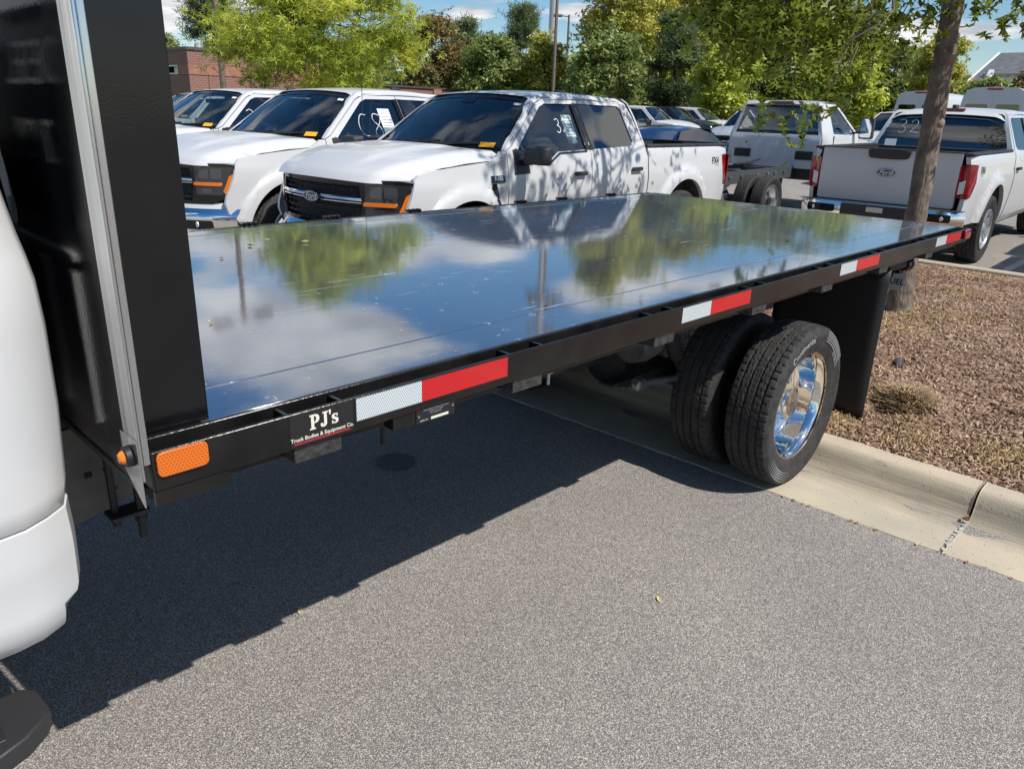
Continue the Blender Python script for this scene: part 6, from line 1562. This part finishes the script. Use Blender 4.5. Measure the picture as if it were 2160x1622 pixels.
for x, y, z, n_ in HANG:                                  # drooping twigs inside the hanging sprays
    for k in range(3):
        e = Vector((x + rr_.uniform(-.25, .25), y + rr_.uniform(-.25, .25), z + rr_.uniform(-.08, .1))); b_ = e + Vector((rr_.uniform(.05, .35), rr_.uniform(-.25, .15), rr_.uniform(.35, .6)))
        mid = b_.lerp(e, .5) + Vector((rr_.uniform(-.08, .08), rr_.uniform(-.08, .08), .07)); mb.tube([b_, b_.lerp(mid, .6), mid, mid.lerp(e, .5), e], [.007, .006, .0045, .003, .0015], 5)
for e in limb_ends:
    e = Vector(e); zt = min(6.2, max(2.7, e.z + rr_.uniform(-.2, .9))); b_ = Vector((6.12, .9, zt)); L = (e - b_).length
    mid = b_.lerp(e, .55) + Vector((rr_.uniform(-.3, .3), rr_.uniform(-.3, .3), .2 * L)); r0 = .007 + .004 * L
    mb.tube([b_, b_.lerp(mid, .5) + Vector((0, 0, .03 * L)), mid, mid.lerp(e, .6), e], [r0, r0 * .8, r0 * .55, r0 * .35, .003], 6)
mb.build('branches', 'bark', t, (OX, OY, zb))

# hedge and grass at the far side
rng = np.random.default_rng(9)
q = rng.uniform(0, 1, (5200, 3)); pos = np.stack([36.2 + 1.3 * q[:, 0] - 1.2 * q[:, 1], 17.5 + 8.5 * q[:, 1], G(37) + 1.15 * q[:, 2] ** .8], 1)
t = thing('hedge', 'clipped green hedge behind the far pickups', 'hedge', (36.2, 21, G(36)))
scatter('foliage', 'clump', pos - np.array([36.2, 21, G(36)]), .20, .2, rng.uniform(0, 1, 5200) * .6, 'leaf_green', rng, t)
mb = MB(); mb.box(-.9, .9, -4.0, 4.2, 0, .95); mb.build('twig_core', 'barkfar', t)
mb = MB(); mb.add([(x, y, G(x) + .012) for x in (34, 48, 64, 75) for y in (-6, 8, 22, 36, 62)], [(j * 5 + i, (j + 1) * 5 + i, (j + 1) * 5 + i + 1, j * 5 + i + 1) for j in range(3) for i in range(4)])
mb.add([(x, y, .012 + G(x)) for x in (-5, 15, 34) for y in (27, 45, 66)], [(j * 3 + i, (j + 1) * 3 + i, (j + 1) * 3 + i + 1, j * 3 + i + 1) for j in range(2) for i in range(2)])
tag(mb.build('lawn', mat('lawn', (.13, .17, .04), .95, var=(3, .3), bump=(30, .6)), None, smooth=0), 'grass verge behind the lot', kind='structure')

# ------------------------------------------------------------------ lamp posts, mast, buildings
def lamp_post(label, x, y, h, r, heads):
    t = thing('lamp_post', label, 'lamp post', (x, y, G(x)), 0, 'lamp posts over the lot')
    mb = MB(); mb.tube([(0, 0, 0), (0, 0, h)], [r, r * .72], 12); mb.build('post', 'wood', t)
    mb = MB(); mb.lathe([(0, .75), (.28, .75), (.28, 0)], 16, 'z'); mb.build('post_base', 'white_trim', t)
    for a in heads:
        mb = MB(); c, s_ = math.cos(a), math.sin(a); mb.tube([(0, 0, h - .12), (c * .55, s_ * .55, h - .08)], .035, 8); mb.build('arm', 'wood', t)
        mb = MB(); mb.box(.5, 1.15, -.19, .19, h - .16, h, Matrix.Rotation(a, 3, 'Z'), (0, 0, h)); mb.build('lamp_head', 'wood', t, bevel=.02)
lamp_post('brown lamp post left of the yellow-green oak', 10.83, 23.07, 7.6, .10, (0.2, 3.3))
lamp_post('thicker brown lamp post above the nearest pickup roof', 31.95, 28.07, 10.5, .10, (2.2, 5.3))
lamp_post('slimmer lamp post with short arm, right of the thicker one', 45.97, 39.37, 8.2, .10, (2.4,))
t = thing('cell_tower', 'tall pale cell phone mast behind the lamp posts', 'mast', (92.0, 82.4, G(75)))
mb = MB(); mb.tube([(0, 0, 0), (0, 0, 37)], [.75, .55], 16); mb.build('mast_pole', 'mast', t)
for z in (29.5, 34.5):
    mb = MB()
    for k in range(3):
        a = k * 2.094 + .4; c, s_ = math.cos(a), math.sin(a); mb.tube([(0, 0, z), (c * 1.6, s_ * 1.6, z)], .07, 6); e = Vector((c * 1.6, s_ * 1.6, z)); w = Vector((-s_, c, 0))
        mb.tube([e - w * 1.9, e + w * 1.9], .06, 6)
    mb.build('antenna_mount', 'mast', t)
    for k in range(3):
        a = k * 2.094 + .4; c, s_ = math.cos(a), math.sin(a)
        for j in (-1.6, -.6, .5, 1.6):
            mb = MB(); mb.box(-.1, .1, -.16, .16, -1.1, 1.1, None); mb.v = [(1.75 * c - s_ * j + v[0] * c - v[1] * s_, 1.75 * s_ + c * j + v[0] * s_ + v[1] * c, z + v[2]) for v in mb.v]; mb.build('antenna_panel', 'antenna', t)

t = thing('brick_building', 'flat roofed red brick building behind the parked pickups at the left', 'building', (17.16, 39.97, .1))
def bwall(n, x0, x1, y0, y1, z0, z1, m='brick', **k): mb = MB(); mb.box(x0, x1, y0, y1, z0, z1); return mb.build(n, m, t, **k)
mb = MB(); wa = rrect(1.35, 2.4, 3.02, 3.34, .02, 1)
mb.panel([(-.002, 0), (13, 0), (13, 4.12), (-.002, 4.12)], lambda y, z: (0, y, z), (-1, 0, 0), holes=[wa], res=1.2, thick=.15); w_ = mb.build('end_wall', 'brick', t, smooth=0)
mb = MB(); mb.panel(wa, lambda y, z: (.12, y, z), (-1, 0, 0), res=1, thick=.01); g_ = mb.build('window', 'privacy', t, smooth=0)
mb = MB()
for a, b_, c, d in ((1.28, 2.47, 2.96, 3.02), (1.28, 2.47, 3.34, 3.40), (1.28, 1.35, 3.02, 3.34), (2.40, 2.47, 3.02, 3.34)): mb.box(-.03, .1, a, b_, c, d)
mb.build('window_frame', 'white_trim', g_)
bwall('front_wall', .153, 9.5, 0, .3, 0, 4.12); bwall('wing_wall', 9.5, 26, 1.2, 1.5, 0, 2.95); bwall('rear_wall', .3, 9.5, 12.7, 13, 0, 4.12); bwall('side_wall', 9.2, 9.5, .3, 12.7, 0, 4.12)
bwall('pale_band', .01, 9.5, -.03, -.003, 2.94, 3.42, 'brickband'); bwall('pale_band', -.03, -.003, -.03, 1.27, 2.94, 3.42, 'brickband'); bwall('pale_band', -.03, -.003, 2.48, 13, 2.94, 3.42, 'brickband')
bwall('coping', -.08, 9.6, -.08, 13.1, 4.122, 4.25, 'chassis'); bwall('coping', 9.602, 26.1, 1.1, 9, 2.955, 3.05, 'chassis'); bwall('pilaster', 17.2, 17.9, 1.1, 1.199, 0, 2.95, 'brickband')
mb = MB(); mb.lathe([(0, .5), (.2, .4), (.25, .0)], 12, 'z', (2, 3, 4.25)); mb.box(3, 3.6, 4, 4.5, 4.251, 4.6); mb.build('roof_vent', 'mast', t)
t = thing('grey_roof_house', 'house with grey shingle roof and white gable trim at the right edge', 'building', (57.0, 14.4, .6))
mb = MB(); mb.box(0.4, 14, -16, -.4, 0, 4.4); mb.build('wall', 'cream_wall', t)
mb = MB(); mb.prism([(-.4, 3.9), (5.5, 6.0), (12, 3.9), (11.8, 3.75), (5.5, 5.8), (-.2, 3.75)], lambda x, z: (x, -16.5, z), lambda x, z: (x, .1, z)); mb.build('roof', 'grey_roof', t)
mb = MB(); mb.prism([(-.5, 3.86), (5.5, 6.03), (5.5, 5.70), (-.5, 3.55)], lambda x, z: (x, .11, z), lambda x, z: (x, .26, z)); mb.prism([(-2.2, 2.4), (-.3, 4.6), (-.3, 4.3), (-2.2, 2.1)], lambda x, z: (x, -1.2, z), lambda x, z: (x, -.9, z)); mb.build('gable_trim', 'white_trim', t)
mb = MB(); mb.tube([(3, -6, 4.8), (3, -6, 5.5)], .08, 8); mb.tube([(4.2, -10, 5.2), (4.2, -10, 6.0)], .08, 8); mb.build('roof_pipe', 'white_trim', t)
mb = MB(); mb.panel([(-.4, 0), (-.4, 3.7), (12, 3.7), (12, 0)], lambda x, z: (x + .5, -.38, z), (0, 1, 0), res=3, thick=.1); mb.build('gable_wall', 'white_trim', t, smooth=0)
